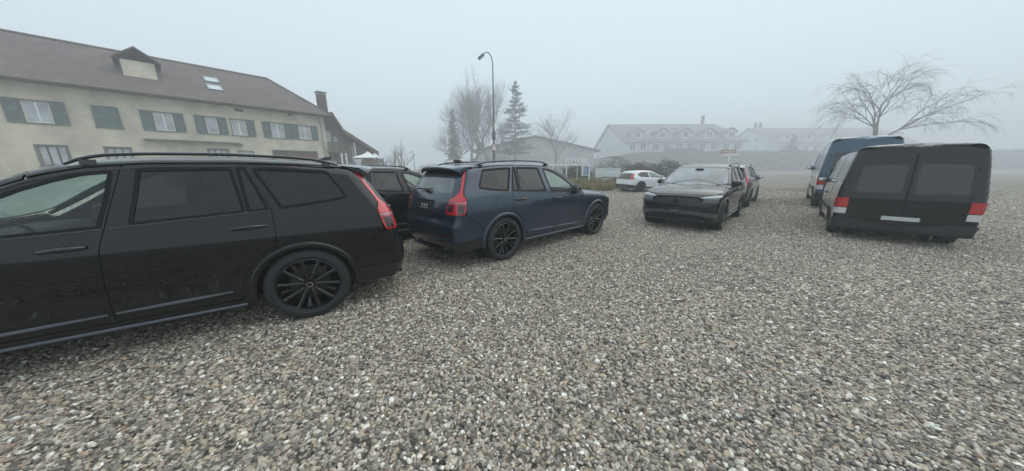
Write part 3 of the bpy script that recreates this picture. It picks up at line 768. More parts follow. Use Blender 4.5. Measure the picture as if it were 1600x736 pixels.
    m = MB(); m.box(-1.040, -1.025, -.12, .14, .962, .972); [m.box(-1.034, -1.018, a, a + .018, .99, 1.035) for a in (-.10, -.02, .06)]; add('plate_print', m.mesh('plate_print'), 'platewhite', tgr)
    m = MB(); m.box(-1.012, -.996, -.28, .28, 1.088, 1.112, .004); 
    me = m.mesh('tailgate_grip', auto=30); me.transform(Matrix.Translation((.002, 0, 0))); add('tailgate_grip', me, 'gloss_black', tgr)
    # raised lettering strokes on the tailgate (small badge on the right-hand side)
    m = MB(); m.box(-1.028, -1.000, -.585, -.545, 1.060, 1.068); m.box(-1.028, -1.000, -.585, -.577, 1.060, 1.085); m.box(-1.028, -1.000, -.553, -.545, 1.060, 1.085); add('badge', m.mesh('badge'), 'satin', tgr)
    m = MB(); m.tube([(-.945, .02, 1.235), (-.95, .10, 1.262), (-.93, .33, 1.275)], [.022, .014, .010], 6); m.tube([(-.935, -.02, 1.225), (-.96, -.02, 1.262)], .028, 8); m.tube([(-.93, -.15, 1.278), (-.94, .4, 1.262)], .012, 5)
    add('rear_wiper', m.mesh('rear_wiper', auto=60), 'plastic', tgr)
    g = Sheet(S); g.panel('side', [(r0, 1.475), P([('r', .50, 1.465)])[0], P([('r', .585, 1.455)])[0], P([('r', .545, 1.595)])[0], (r0, 1.60)], gap=0, depth=.01, off=.005); add('spoiler_underside', g.mesh('spoiler_underside'), 'plastic', tgr)
    # filler flap on the right-hand rear wing
    g = Sheet(S); fl = fillet([(-.19, .945), (.005, .945), (.015, 1.135), (-.175, 1.135)], .05)
    g.panel('side', inset(densify(fl), -.005), sides=(-1,), gap=0, depth=0, off=.0008); add('flap_shadow_gap', g.mesh('flap_shadow_gap'), 'under')
    g = Sheet(S); g.panel('side', fl, sides=(-1,), gap=.002, depth=.002, off=.003); add('fuel_flap', g.mesh('fuel_flap'), 'paint')
    # spoiler
    V = []; F = []; K = 20; secs = []
    for i in range(K + 1):
        y = -.655 + 1.31 * i / K; e_ = abs(y) / .655; drop = .030 * e_ ** 2 + .03 * max(0, e_ - .85) / .15; xb = -.83 + .12 * e_ ** 3
        zc = float(S.top1(-.46)) - .075 * y * y
        z_ = float(S.top1(-.78)) - .075 * y * y - drop * .5
        secs.append([(-.46, y, zc + .0015), (-.64, y, float(S.top1(-.64)) - .075 * y * y + .008 - drop * .2), (xb, y, z_ + .012 - drop * .3), (xb - .006, y, z_ - .006 - drop * .3), (xb + .03, y, z_ - .030 - drop * .4), (-.67, y, 1.565 - drop * .3), (-.58, y, 1.60 - drop * .3)])
    for q in secs: V += q
    for i in range(K):
        for j in range(7): F.append((i * 7 + j, i * 7 + (j + 1) % 7, (i + 1) * 7 + (j + 1) % 7, (i + 1) * 7 + j))
    F += [tuple(range(7)), tuple(K * 7 + j for j in range(6, -1, -1))]
    m = MB(); m.add(V, F); add('spoiler', m.mesh('spoiler', auto=45), 'paint')
    m = MB(); m.prism([(-.36, 1.715), (-.20, 1.722), (-.33, 1.765), (-.39, 1.76)], -.03, .03); add('antenna', m.mesh('antenna', auto=30), 'gloss_black')
    # rear bumper: painted upper, black lower, reflectors
    rb = Sheet(S)
    up = seam + [P([('r', .645, .905)])[0], P([('r', .66, .845)])[0], P([('r', .50, .80)])[0], (r0, .80), (r0, .475), P([('r', .60, .475)])[0], P([('x', -.70, .485)])[0]]
    rb.panel('side', up, depth=.03)
    b_ = add('bumper', rb.mesh('bumper'), 'paint')
    rb = Sheet(S); rb.panel('side', [P([('x', -.455, .497)])[0], P([('x', -.70, .482)])[0], P([('r', .60, .472)])[0], (r0, .472), (r0, .28), P([('r', .55, .28)])[0], P([('x', -.72, .30)])[0], P([('x', -.47, .335)])[0]] , depth=.03, off=-.002); add('lower_bumper', rb.mesh('lower_bumper'), 'gloss_black', b_)
    for sg in (1, -1):
        s = Sheet(S); s.panel('side', fillet(P([('r', .42, .585), ('r', .86, .592), ('r', .86, .555), ('r', .46, .552)]), .012), sides=(sg,), gap=0, depth=.006, off=.004, grid=.05); add('reflector', s.mesh('reflector'), 'lampdark', b_)
    m = MB(); m.prism([(-1.07, .300), (-1.055, .335), (-.97, .29), (-1.0, .255)], -.42, .42); add('diffuser', m.mesh('diffuser', auto=30), 'plastic', b_)
    # ---- under and inside
    m = MB(); m.box(-.95, 3.60, -.55, .55, .235, .42); m.box(.50, 2.48, -.88, .88, .255, .42); m.box(-.98, -.50, -.78, .78, .30, .42); m.box(3.45, 3.72, -.72, .72, .27, .5); add('underbody', m.mesh('underbody'), 'under')
    m = MB(); m.box(-.93, .47, -.56, .56, .42, .80, .02); m.box(-.92, -.45, -.80, .80, .84, .90, .01); m.box(-.45, .45, -.56, .56, .70, .86, .02); m.box(.46, 2.50, -.86, .86, .42, .45)
    m.box(2.05, 2.45, -.84, .84, .62, 1.07, .06); m.box(1.20, 2.1, -.12, .12, .45, .80, .04); m.box(2.42, 3.30, -.55, .55, .45, .90, .03)
    for y in (-.90, .90): m.box(.50, 2.40, y - .02, y + .02, .42, 1.06)
    add('cabin_trim', m.mesh('cabin_trim', auto=40), 'cabin')
    for x, y in ((1.25, .38), (1.25, -.38)): add('seat', seat_mesh(x, y), 'seat')
    for x, y in ((.36, .48), (.36, -.48), (.36, 0)): add('seat', seat_mesh(x, y, wd=.22, tall=.56), 'seat')
    for y in (.38, -.38): add('seat', seat_mesh(-.40, y, zf=.46, wd=.2, tall=.36, head=False), 'seat')
    m = MB(); m.lathe([(.175, -.012), (.19, -.012), (.19, .012), (.175, .012), (.175, -.012)], 28); m.box(-.175, .175, -.01, .01, -.02, .02); m.box(-.05, .05, -.02, .012, -.05, .05, .008); me = m.mesh('steering_wheel', auto=40)
    me.transform(Matrix.Translation((1.92, .38, 1.02)) @ Matrix.Rotation(rad(22), 4, 'Y') @ Matrix.Rotation(rad(90), 4, 'Z')); add('steering_wheel', me, 'cabin')
    base = len(out)
    for q in mirror_parts(S): out.append((q[0], q[1], q[2], (q[3][0], q[3][1] + base) if q[3] else None, None))
    return out
def ring_open(l, c0):
    """outline of a hole that touches the centreline, walked from its lower to its upper centreline point"""
    q = list(l); n = len(q)
    on = [i for i, p in enumerate(q) if abs(p[0] - c0) < 1e-4]
    lo = min(on, key=lambda i: q[i][1]); hi = max(on, key=lambda i: q[i][1])
    for st in (1, -1):
        path = [q[lo]]; i = lo
        while True:
            i = (i + st) % n; path.append(q[i])
            if i == hi: break
        if len(path) > 2: return path

def instance_car(parts, wheels, name, loc, yaw, mats, label, cat, group=None, scale=(1, 1, 1), wheel_at=(0, 2.984), track=.8175, steer=0):
    root = empty(name, loc, yaw, label=label, cat=cat, group=group); root.scale = scale
    objs = []
    for nm, me, mk, par, l in parts:
        o = link(nm, me, mats.get(mk, M.get(mk)), root if par is None else objs[par[1]], l); objs.append(o)
    R = wheels['R']
    for x in wheel_at:
        for sg in (1, -1):
            i = [k for k, q in enumerate(wheels['parts']) if q[0] == 'wheel'][0]
            nm, me, mk = wheels['parts'][i]
            wh = link('wheel', me, M[mk], root, (x, sg * track, R), (0, random.uniform(0, 6.28), PI if sg > 0 else 0))
            wh.rotation_mode = 'XYZ'
            Mx = Matrix.Translation((x, sg * track, R)) @ Matrix.Rotation((PI if sg > 0 else 0) + (steer if x > 1 else 0), 4, 'Z') @ Matrix.Rotation(wheels.get('spin', {}).get((name, x, sg), rad(wheels['rot'] + 23 * x * sg)), 4, 'Y')
            wh.matrix_local = Mx
            for k, (n2, m2, mk2) in enumerate(wheels['parts']):
                if k != i: link(n2, m2, M[mk2], wh)
    return root

# ------------------------------------------------------------------ plainer vehicles on the same surface method
def plain_car(cfg):
    S = Shape(cfg['shape']); P = S.poly; out = []
    def add(name, me, mat, parent=None, loc=None): out.append((name, me, mat, parent, loc)); return (name, len(out) - 1)
    AR, FX, WZ = cfg['AR'], cfg['wb'], cfg['R']; zb = cfg['zlow']
    tz = table(cfg['T'], .03); c0 = S.xf + S.LC + S.yk; r0 = S.xr - S.LC - S.yk
    fx = lambda a, b: S.S('X', a, b) if a > S.xf else (S.S('x', a, b) if a < S.xr else a)
    conv = lambda q: [(fx(a, b), b) for a, b in q]
    x0, x1 = cfg['T'][0][0], cfg['T'][-1][0]
    top = [(x, float(tz(x))) for x in np.linspace(x0, x1, 40)]; topc = conv(top)
    ztr, ztf = cfg['ztop_rear'], cfg['ztop_front']
    outl = [(r0, zb), P([('r', .6, zb)])[0]] + conv([(-AR - .06, zb)]) + conv(arc(0, WZ, AR, 187, -7, 30)) + [(AR + .05, zb), (FX - AR - .05, zb)] + conv(arc(FX, WZ, AR, 187, -7, 30)) + P([('f', .6, zb)]) + [(c0, zb), (c0, ztf)] + P([('f', .55, ztf)]) + topc[::-1] + P([('r', .5, ztr)]) + [(r0, ztr)]
    wins = [(n_, m_, fillet(conv(p), r_)) for n_, m_, p, r_ in cfg['windows']]
    s = Sheet(S); s.panel('side', outl, [w_[2] for w_ in wins], depth=.02, grid=.08, gap=.001)
    a = np.array(topc); e = S.hit('side', a[:, 0], a[:, 1] + .002)
    rt = [(p[0], p[1]) for p in e]
    rt = [(cfg['roof0'], 0), (cfg['roof0'] + .03, rt[0][1] * .7)] + rt + [(cfg['roof1'] - .03, rt[-1][1] * .7), (cfg['roof1'], 0)]
    full = rt + [(x, -y) for x, y in rt[::-1] if y > 0]
    ws = cfg['screen']; ws = ws + [(x, -y) for x, y in ws[::-1] if y > 0]
    s.put(panel(S, 'top', full, [fillet(ws, .04)], gap=.001, grid=.12, depth=.02), mirror=False)
    body = add('body', s.mesh('body'), 'paint')
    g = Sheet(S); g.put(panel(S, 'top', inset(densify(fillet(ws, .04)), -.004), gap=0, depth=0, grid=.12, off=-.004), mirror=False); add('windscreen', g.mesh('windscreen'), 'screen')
    for sg in (1, -1):
        for n_, m_, p in wins:
            g = Sheet(S); g.panel('side', inset(densify(p), -.004), sides=(sg,), gap=0, depth=0, off=-.006); q = add('window', g.mesh('window'), m_)
        for dl, hd in cfg['doors']:
            g = Sheet(S); hol = [inset(densify(w_[2]), -.012) for w_ in wins if inside(np.array([np.mean(w_[2], 0)]), densify(conv(dl)))[0]]
            g.panel('side', fillet(conv(dl), .03), hol, sides=(sg,), gap=0, depth=.006, off=.004, grid=.1); d = add('door', g.mesh('door'), 'paint')
            if hd: bar, pk = handle_mesh(S, *hd, sg); add('door_handle', bar, 'paint', d)
        for n_, m_, p, off, rr_ in cfg['overlays']:
            pp = [(r0 if q == 'R0' else c0, z) if isinstance(q, str) and q in ('R0', 'C0') else None for q, *z in []]
            poly = []
            for q in p:
                if q[0] == 'R0': poly.append((r0, q[1]))
                elif q[0] == 'C0': poly.append((c0, q[1]))
                elif isinstance(q[0], str): poly.append(P([q])[0])
                else: poly.append((fx(q[0], q[1]), q[1]))
            g = Sheet(S); g.panel('side', fillet(poly, rr_) if rr_ else poly, sides=(sg,), gap=0, depth=off, off=off, grid=.08); add(n_, g.mesh(n_), m_)
        for cx in (0, FX):
            V = []; F = []; K = 30; ang = np.linspace(rad(-9), rad(189), K + 1); pw = cfg.get('archw', .05)
            prof = [(AR - .012, -.03), (AR - .010, .012), (AR + pw * .8, .012), (AR + pw, -.002)]
            for rr_, of in prof:
                u = cx + rr_ * np.cos(ang); v = WZ + rr_ * np.sin(ang); u = np.array([fx(a_, b_) for a_, b_ in zip(u, v)])
                X = S.hit('side', u, v, of); X[:, 1] *= sg; V += [tuple(p) for p in X]
            for j in range(3):
                for i in range(K): F.append((j * (K + 1) + i, j * (K + 1) + i + 1, (j + 1) * (K + 1) + i + 1, (j + 1) * (K + 1) + i))
            m = MB(); m.add(V, F); add('wheel_arch', m.mesh('wheel_arch', auto=50), cfg.get('archmat', 'plastic'))
            w_ = float(S.side(.6)); L = MB(); L.lathe([(AR + .02, w_ - .40), (AR + .02, w_ - .03)], 24, a0=rad(-5), a1=rad(185)); L.lathe([(.05, w_ - .40), (AR + .02, w_ - .40)], 24)
            me = L.mesh('arch_liner'); me.transform(Matrix.Translation((cx, 0, WZ)) @ Matrix.Scale(sg, 4, (0, 1, 0))); add('arch_liner', me, 'under')
    w_ = float(S.side(.6)) - .42
    m = MB(); m.box(cfg['x0'] + .15, cfg['x1'] - .35, -w_, w_, zb - .03, .45); m.box(AR + .06, FX - AR - .06, -w_ - .3, w_ + .3, zb - .02, .45)
    add('underbody', m.mesh('underbody'), 'under')
    m = MB(); m.box(cfg['x0'] + .2, FX - .7, -w_, w_, .45, .62); m.box(AR + .1, FX - AR - .1, -w_ - .28, w_ + .28, .45, .52); m.box(FX - .9, FX - .35, -w_ - .2, w_ + .2, .6, cfg['dash'], .05)
    for q in cfg.get('bulk', []): m.box(*q)
    add('cabin_trim', m.mesh('cabin_trim', auto=40), 'cabin')
    for x, y, z in cfg['seats']: add('seat', seat_mesh(x, y, zf=z, wd=.23), cfg.get('seatmat', 'seat'))
    base = len(out)
    for q in mirror_parts(S, cfg.get('mirmat', 'plastic'), *cfg['mirror']): out.append((q[0], q[1], q[2], (q[3][0], q[3][1] + base) if q[3] else None, None))
    for n_, m_, me in cfg.get('extra', []): add(n_, me, m_)
    return out

HATCH = dict(
    shape=dict(side=[(.1, .83), (.25, .855), (.45, .875), (.62, .885), (.80, .89), (.90, .872), (.97, .835), (1.36, .63), (1.45, .56), (1.6, .46)],
        cabin=[(-1, 1.27), (-.75, 1.34), (-.4, 1.405), (.2, 1.445), (.7, 1.45), (1.05, 1.42), (1.3, 1.34), (1.6, 1.20), (1.9, 1.05), (2.2, .88)],
        bonnet=[(-1, .9), (1.9, .985), (2.4, .95), (2.9, .86), (3.3, .76), (3.5, .66)],
        rear=[(.1, -.66), (.25, -.76), (.40, -.83), (.62, -.835), (.70, -.80), (.85, -.79), (.95, -.76), (1.1, -.64), (1.3, -.45), (1.45, -.33)],
        front=[(.1, 3.3), (.3, 3.48), (.55, 3.53), (.7, 3.48), (.85, 3.3)],
        ftap=.07, ft0=2.1, rt0=.3, rtap=.03, rtapu=.12, rcrown=.14, fcrown=.22, kr=.14, kf=.25, zb=.19, kt=.10, xr=-.15, xf=2.75, yk=.34, ztop0=.6),
    AR=.375, wb=2.646, R=.33, zlow=.24,
    T=[(-.42, 1.27), (-.2, 1.335), (.2, 1.375), (.7, 1.38), (1.05, 1.345), (1.3, 1.26), (1.6, 1.115), (1.9, .965), (2.3, .905), (2.75, .83), (3.0, .77)],
    ztop_rear=1.28, ztop_front=.70, roof0=-.46, roof1=3.42, screen=[(1.10, 0), (1.12, .50), (1.85, .68), (1.95, 0)],
    windows=[('window', 'tint', [(-.22, 1.20), (.1, 1.32), (.62, 1.335), (.70, .985), (-.05, 1.02)], .04),
             ('window', 'clear', [(.70, 1.33), (1.02, 1.30), (1.3, 1.20), (1.62, 1.035), (1.66, .95), (.78, .98)], .03)],
    doors=[([(.655, 1.35), (1.05, 1.325), (1.3, 1.235), (1.7, 1.035), (1.85, .90), (1.90, .55), (1.86, .33), (.76, .33), (.74, .90)], (.86, 1.04, .83, .825)),
           ([(.02, 1.315), (.3, 1.345), (.645, 1.35), (.73, .90), (.75, .33), (.45, .33), (.38, .60), (.16, .80), (.10, .98)], (.20, .38, .845, .84))],
    overlays=[('rear_glass', 'gloss_black', [('R0', .87), ('r', .52, .87), ('r', .62, .95), ('r', .50, 1.24), ('R0', 1.255)], .006, .03),
              ('taillight', 'lampred', [('r', .50, .86), ('x', -.58, .88), ('x', -.50, .93), ('x', -.60, .99), ('x', -.40, 1.24), ('r', .49, 1.22), ('r', .63, 1.0), ('r', .60, .93)], .010, .015),
              ('lower_bumper', 'plastic', [('R0', .27), ('r', .5, .27), (-.45, .27), (-.385, .44), ('x', -.62, .50), ('r', .5, .52), ('R0', .52)], .006, 0),
              ('skid_plate', 'satin', [('R0', .33), ('r', .42, .33), ('r', .48, .42), ('R0', .42)], .016, .02),
              ('sill_cladding', 'plastic', [(.40, .25), (2.24, .25), (2.24, .36), (.40, .36)], .008, .0),
              ('headlight', 'headlamp', [('X', 3.0, .76), ('f', .62, .66), ('f', .58, .60), ('X', 3.2, .62), ('X', 3.05, .68)], .006, .01),
              ('grille', 'plastic', [('C0', .66), ('f', .45, .66), ('f', .42, .45), ('C0', .45)], .004, .03)],
    archw=.06, x0=-.83, x1=3.5, dash=.93, seats=[(1.1, .34, .30), (1.1, -.34, .30), (.3, .3, .32), (.3, -.3, .32)], mirror=(1.72, 1.0, .76), mirmat='paint')

VAN = dict(
    shape=dict(side=[(.1, .93), (.3, .96), (.6, .985), (1.1, 1.0), (1.4, .985), (2.1, .90), (2.6, .82), (2.9, .76)],
        cabin=[(-1.3, 2.55), (-.8, 2.60), (1.0, 2.62), (2.2, 2.60), (2.7, 2.50), (3.1, 2.20), (3.6, 1.72), (3.85, 1.46), (4.1, 1.20)],
        bonnet=[(-1, 1.2), (3.6, 1.40), (3.9, 1.32), (4.2, 1.18), (4.4, .98)],
        rear=[(.1, -.98), (.4, -1.03), (1.2, -1.04), (2.0, -.99), (2.7, -.92)], front=[(.1, 4.15), (.4, 4.28), (.8, 4.30), (1.1, 4.24), (1.3, 4.1)],
        ftap=.09, ft0=3.0, rt0=-.4, rtap=.01, rtapu=.01, rcrown=.03, fcrown=.22, kr=.10, kf=.35, zb=.26, kt=.20, xr=-.5, xf=3.5, yk=.5, ztop0=.9),
    AR=.43, wb=3.40, R=.36, zlow=.32,
    T=[(-.80, 2.38), (0, 2.44), (1.5, 2.44), (2.3, 2.40), (2.7, 2.28), (3.1, 1.96), (3.5, 1.55), (3.75, 1.28), (4.0, 1.12)],
    ztop_rear=2.49, ztop_front=1.02, roof0=-.955, roof1=4.22, screen=[(2.78, 0), (2.85, .62), (3.52, .74), (3.78, 0)],
    windows=[('window', 'clear', [(2.20, 2.12), (2.75, 2.06), (3.05, 1.80), (3.42, 1.40), (3.3, 1.26), (2.20, 1.22)], .05)],
    doors=[([(2.10, 2.30), (2.65, 2.20), (3.05, 1.88), (3.5, 1.42), (3.2, .95), (2.98, .80), (2.85, .42), (2.05, .42)], (2.14, 2.34, 1.12, 1.12)),
           ([(.75, 2.36), (1.98, 2.35), (1.96, .42), (.62, .42)], (1.72, 1.92, 1.12, 1.12))],
    overlays=[('taillight', 'lampred', [('r', .80, 1.18), ('x', -.86, 1.18), ('x', -.86, .92), ('r', .80, .92)], .012, .015),
              ('reversing_lamp', 'lampwhite', [('r', .80, .90), ('x', -.86, .90), ('x', -.86, .74), ('r', .80, .74)], .012, .015),
              ('rear_window', 'gloss_black', [('r', .08, 1.35), ('r', .74, 1.35), ('r', .70, 2.05), ('r', .08, 2.08)], .004, .05),
              ('rear_door', 'paint', [('r', .012, .46), ('r', .77, .46), ('r', .72, 2.30), ('r', .012, 2.33)], .002, .03),
              ('rear_plate', 'platewhite', [('R0', .64), ('r', .26, .64), ('r', .26, .74), ('R0', .74)], .012, 0),
              ('door_seal', 'seal', [('R0', .46), ('r', .014, .46), ('r', .014, 2.33), ('R0', 2.33)], .004, 0),
              ('rear_handle', 'plastic', [('r', .05, 1.02), ('r', .22, 1.02), ('r', .22, 1.07), ('r', .05, 1.07)], .03, .01),
              ('hinge', 'plastic', [('r', .76, 1.90), ('r', .82, 1.90), ('r', .82, 1.98), ('r', .76, 1.98)], .02, .0),
              ('hinge', 'plastic', [('r', .78, 1.24), ('r', .84, 1.24), ('r', .84, 1.32), ('r', .78, 1.32)], .02, .0),
              ('bumper', 'plastic', [('R0', .34), ('r', .7, .34), (-.52, .34), (-.50, .52), ('x', -.8, .60), ('r', .7, .62), ('R0', .44)], .02, .0),
              ('side_moulding', 'plastic', [(.50, .62), (2.85, .62), (2.85, .76), (.50, .76)], .012, .0),
              ('headlight', 'headlamp', [('X', 3.75, 1.10), ('f', .80, 1.0), ('f', .70, .84), ('X', 3.95, .80)], .006, .02),
              ('grille', 'plastic', [('C0', .96), ('f', .60, .96), ('f', .55, .66), ('C0', .66)], .005, .03)],
    archw=.05, x0=-1.03, x1=4.25, dash=1.25, seats=[(2.35, .5, .62), (2.35, -.5, .62)], mirror=(3.12, 1.52, .93, .16), mirmat='plastic', bulk=[(1.98, 2.02, -.8, .8, .4, 2.2)])

# ===== SCENE
rng = np.random.default_rng(11); random.seed(5)

# ------------------------------------------------------------------ ground
def gravel_mat():
    m, n, b = new_mat('gravel'); b.inputs['Roughness'].default_value = .85; b.inputs['Specular IOR Level'].default_value = .25
    tc = N(n, 'ShaderNodeTexCoord'); geo = N(n, 'ShaderNodeNewGeometry')
    v = N(n, 'ShaderNodeTexVoronoi'); v.inputs['Scale'].default_value = 32; v.inputs['Randomness'].default_value = 1
    n.links.new(geo.outputs['Position'], v.inputs['Vector'])
    sep = N(n, 'ShaderNodeSeparateColor'); n.links.new(v.outputs['Color'], sep.inputs[0])
    r = ramp(n, [(.0, (0.078, 0.07, 0.062)), (.35, (0.234, 0.212, 0.185)), (.6, (0.391, 0.344, 0.281)), (.8, (0.469, 0.381, 0.274)), (.93, (0.656, 0.585, 0.507)), (1, (0.85, 0.85, 0.78))])
    n.links.new(sep.outputs[0], r.inputs[0])
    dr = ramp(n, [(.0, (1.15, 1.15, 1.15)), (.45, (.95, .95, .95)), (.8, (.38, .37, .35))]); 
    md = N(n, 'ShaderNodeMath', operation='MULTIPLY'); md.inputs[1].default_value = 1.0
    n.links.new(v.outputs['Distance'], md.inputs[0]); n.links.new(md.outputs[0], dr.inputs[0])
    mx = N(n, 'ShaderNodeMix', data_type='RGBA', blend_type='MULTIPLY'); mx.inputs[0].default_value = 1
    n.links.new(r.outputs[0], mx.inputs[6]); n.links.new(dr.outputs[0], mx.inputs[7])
    # damp and trodden patches, a metre or two across
    t = N(n, 'ShaderNodeTexNoise'); t.inputs['Scale'].default_value = .35; t.inputs['Detail'].default_value = 6
    n.links.new(geo.outputs['Position'], t.inputs['Vector'])
    r2 = ramp(n, [(.35, (.78, .775, .77)), (.65, (1.06, 1.05, 1.03))]); n.links.new(t.outputs[0], r2.inputs[0])
    mx2 = N(n, 'ShaderNodeMix', data_type='RGBA', blend_type='MULTIPLY'); mx2.inputs[0].default_value = 1
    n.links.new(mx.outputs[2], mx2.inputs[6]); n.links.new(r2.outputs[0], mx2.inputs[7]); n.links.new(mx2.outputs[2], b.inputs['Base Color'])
    bp = N(n, 'ShaderNodeBump'); bp.inputs['Strength'].default_value = .9; bp.inputs['Distance'].default_value = .03; bp.invert = True
    n.links.new(v.outputs['Distance'], bp.inputs['Height']); n.links.new(bp.outputs[0], b.inputs['Normal'])
    return m
def stone_mat():
    m, n, b = new_mat('gravel_stone'); b.inputs['Roughness'].default_value = .62; b.inputs['Specular IOR Level'].default_value = .35
    at = N(n, 'ShaderNodeAttribute'); at.attribute_name = 'tone'
    r = ramp(n, [(.0, (0.096, 0.089, 0.081)), (.12, (0.169, 0.156, 0.142)), (.32, (0.271, 0.253, 0.226)), (.52, (0.39, 0.356, 0.311)), (.66, (0.476, 0.414, 0.333)), (.74, (0.472, 0.374, 0.287)), (.78, (0.301, 0.231, 0.199)), (.82, (0.476, 0.446, 0.394)), (.94, (0.678, 0.627, 0.565)), (.985, (0.82, 0.82, 0.757)), (1., (0.82, 0.82, 0.82))])
    n.links.new(at.outputs['Fac'], r.inputs[0])
    tc = N(n, 'ShaderNodeNewGeometry'); t = N(n, 'ShaderNodeTexNoise'); t.inputs['Scale'].default_value = 90; t.inputs['Detail'].default_value = 4
    n.links.new(tc.outputs['Position'], t.inputs['Vector'])
    r2 = ramp(n, [(.3, (.72, .72, .72)), (.7, (1.29, 1.24, 1.14))]); n.links.new(t.outputs[0], r2.inputs[0])
    mx = N(n, 'ShaderNodeMix', data_type='RGBA', blend_type='MULTIPLY'); mx.inputs[0].default_value = 1
    n.links.new(r.outputs[0], mx.inputs[6]); n.links.new(r2.outputs[0], mx.inputs[7]); n.links.new(mx.outputs[2], b.inputs['Base Color'])
    bp = N(n, 'ShaderNodeBump'); bp.inputs['Strength'].default_value = .35; bp.inputs['Distance'].default_value = .006
    n.links.new(t.outputs[0], bp.inputs['Height']); n.links.new(bp.outputs[0], b.inputs['Normal'])
    return m
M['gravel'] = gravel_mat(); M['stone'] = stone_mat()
# one ground sheet to the horizon, with the faint unevenness of a rolled yard
gx = np.concatenate([np.linspace(-700, -60, 9), np.linspace(-55, 75, 66), np.linspace(80, 700, 9)]); gy = np.concatenate([np.linspace(-60, -10, 5), np.linspace(-8, 90, 50), np.linspace(96, 900, 9)])
GX, GY = np.meshgrid(gx, gy); 
def ground_z(x, y): return .018 * np.sin(x * .55 + .8) * np.cos(y * .47) * np.clip((np.hypot(x - 1, y - 7) - 9) / 6, 0, 1)
gv = np.stack([GX, GY, ground_z(GX, GY)], -1).reshape(-1, 3); nx = len(gx); ny = len(gy)
ii = (np.arange(ny - 1)[:, None] * nx + np.arange(nx - 1)).ravel(); gf = np.stack([ii, ii + 1, ii + nx + 1, ii + nx], -1)
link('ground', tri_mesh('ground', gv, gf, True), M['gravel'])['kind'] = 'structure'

# loose stones: real geometry near the camera, instanced by geometry nodes
def stone_proto(i):
    bm = bmesh.new(); bmesh.ops.create_icosphere(bm, subdivisions=2 if i < 8 else 1, radius=1)
    r = random.Random(i); pl = [(Vector((r.gauss(0, 1), r.gauss(0, 1), r.gauss(0, 1))).normalized(), r.uniform(.62, .92)) for _ in range(9)]
    for v in bm.verts:
        for nn, d in pl:
            e = v.co.dot(nn) - d
            if e > 0: v.co -= nn * e
    sx, sy, sz = r.uniform(.95, 1.25), r.uniform(.62, .9), r.uniform(.36, .6)
    for v in bm.verts: v.co = Vector((v.co.x * sx, v.co.y * sy, v.co.z * sz))
    me = bpy.data.meshes.new('stone'); bm.to_mesh(me); bm.free(); me.polygons.foreach_set('use_smooth', np.ones(len(me.polygons), bool)); me.set_sharp_from_angle(angle=rad(38))
    me.materials.append(M['stone']); return me
def stone_area():
    """points on the yard: dense where single stones show, over everything the camera sees out to 13 m"""
    out = []
    n_ = 26000; p = np.stack([rng.uniform(-8, 5, n_), rng.uniform(-3.5, .7, n_)], -1); out.append((p, rng.lognormal(math.log(.020), .25, n_)))
    for (y0, y1, dens, r0, r1) in ((.55, 3.2, 2700, .0072, .0178), (3.2, 6.5, 2250, .0082, .018), (6.5, 10.5, 1250, .0105, .0215), (10.5, 14, 560, .013, .028), (14, 18, 300, .014, .030), (18, 23, 110, .014, .03)):
        W_ = 1.95 * y1 + 1.4; n_ = int(dens * 2 * W_ * (y1 - y0)); p = np.stack([rng.uniform(-W_, W_, n_), rng.uniform(y0, y1, n_)], -1)
        ok = np.abs(p[:, 0]) < 1.95 * p[:, 1] + 1.2; p = p[ok]
        rr = rng.lognormal(math.log((r0 + r1) / 2), .30, len(p)).clip(r0 * .8, r1 * 1.6)
        out.append((p, rr))
    return np.concatenate([a for a, _ in out]), np.concatenate([b for _, b in out])
sp, sr = stone_area()
print('stones', len(sp))
pm = bpy.data.meshes.new('gravel_stones'); pm.vertices.add(len(sp))
z = rng.uniform(-.2, .75, len(sp)) * sr * .5
pm.vertices.foreach_set('co', np.ascontiguousarray(np.stack([sp[:, 0], sp[:, 1], z + ground_z(sp[:, 0], sp[:, 1])], -1), np.float32).ravel())
a = pm.attributes.new('rad', 'FLOAT', 'POINT'); a.data.foreach_set('value', sr.astype(np.float32))
a = pm.attributes.new('rot', 'FLOAT_VECTOR', 'POINT'); a.data.foreach_set('vector', np.stack([rng.normal(0, .42, len(sp)), rng.normal(0, .42, len(sp)), rng.uniform(0, 6.28, len(sp))], -1).astype(np.float32).ravel())
a = pm.attributes.new('pick', 'INT', 'POINT'); a.data.foreach_set('value', np.where(sp[:, 1] < 4.5, rng.integers(0, 8, len(sp)), rng.integers(8, 14, len(sp))).astype(np.int32))
cl = .5 + .5 * np.sin(sp[:, 0] * 1.7 + 2 * np.sin(sp[:, 1] * .9)) * np.sin(sp[:, 1] * 1.3 + sp[:, 0] * .6)
a = pm.attributes.new('tone', 'FLOAT', 'POINT'); a.data.foreach_set('value', (rng.uniform(0, 1, len(sp)) ** (1.12 - .24 * cl)).astype(np.float32))
stones = link('gravel_stones', pm); stones['kind'] = 'stuff'
pc = bpy.data.collections.new('stone_shapes')
for i in range(14): pc.objects.link(bpy.data.objects.new('stone_shape', stone_proto(i)))
gt = bpy.data.node_groups.new('scatter_stones', 'GeometryNodeTree')
gt.interface.new_socket('Geometry', in_out='INPUT', socket_type='NodeSocketGeometry'); gt.interface.new_socket('Geometry', in_out='OUTPUT', socket_type='NodeSocketGeometry')
gi = N(gt, 'NodeGroupInput'); go = N(gt, 'NodeGroupOutput'); ip = N(gt, 'GeometryNodeInstanceOnPoints'); ci = N(gt, 'GeometryNodeCollectionInfo'); ci.inputs[0].default_value = pc; ci.inputs[1].default_value = True
def named(nm, ty):
    x = N(gt, 'GeometryNodeInputNamedAttribute', data_type=ty); x.inputs[0].default_value = nm; return x
m2p = N(gt, 'GeometryNodeMeshToPoints')
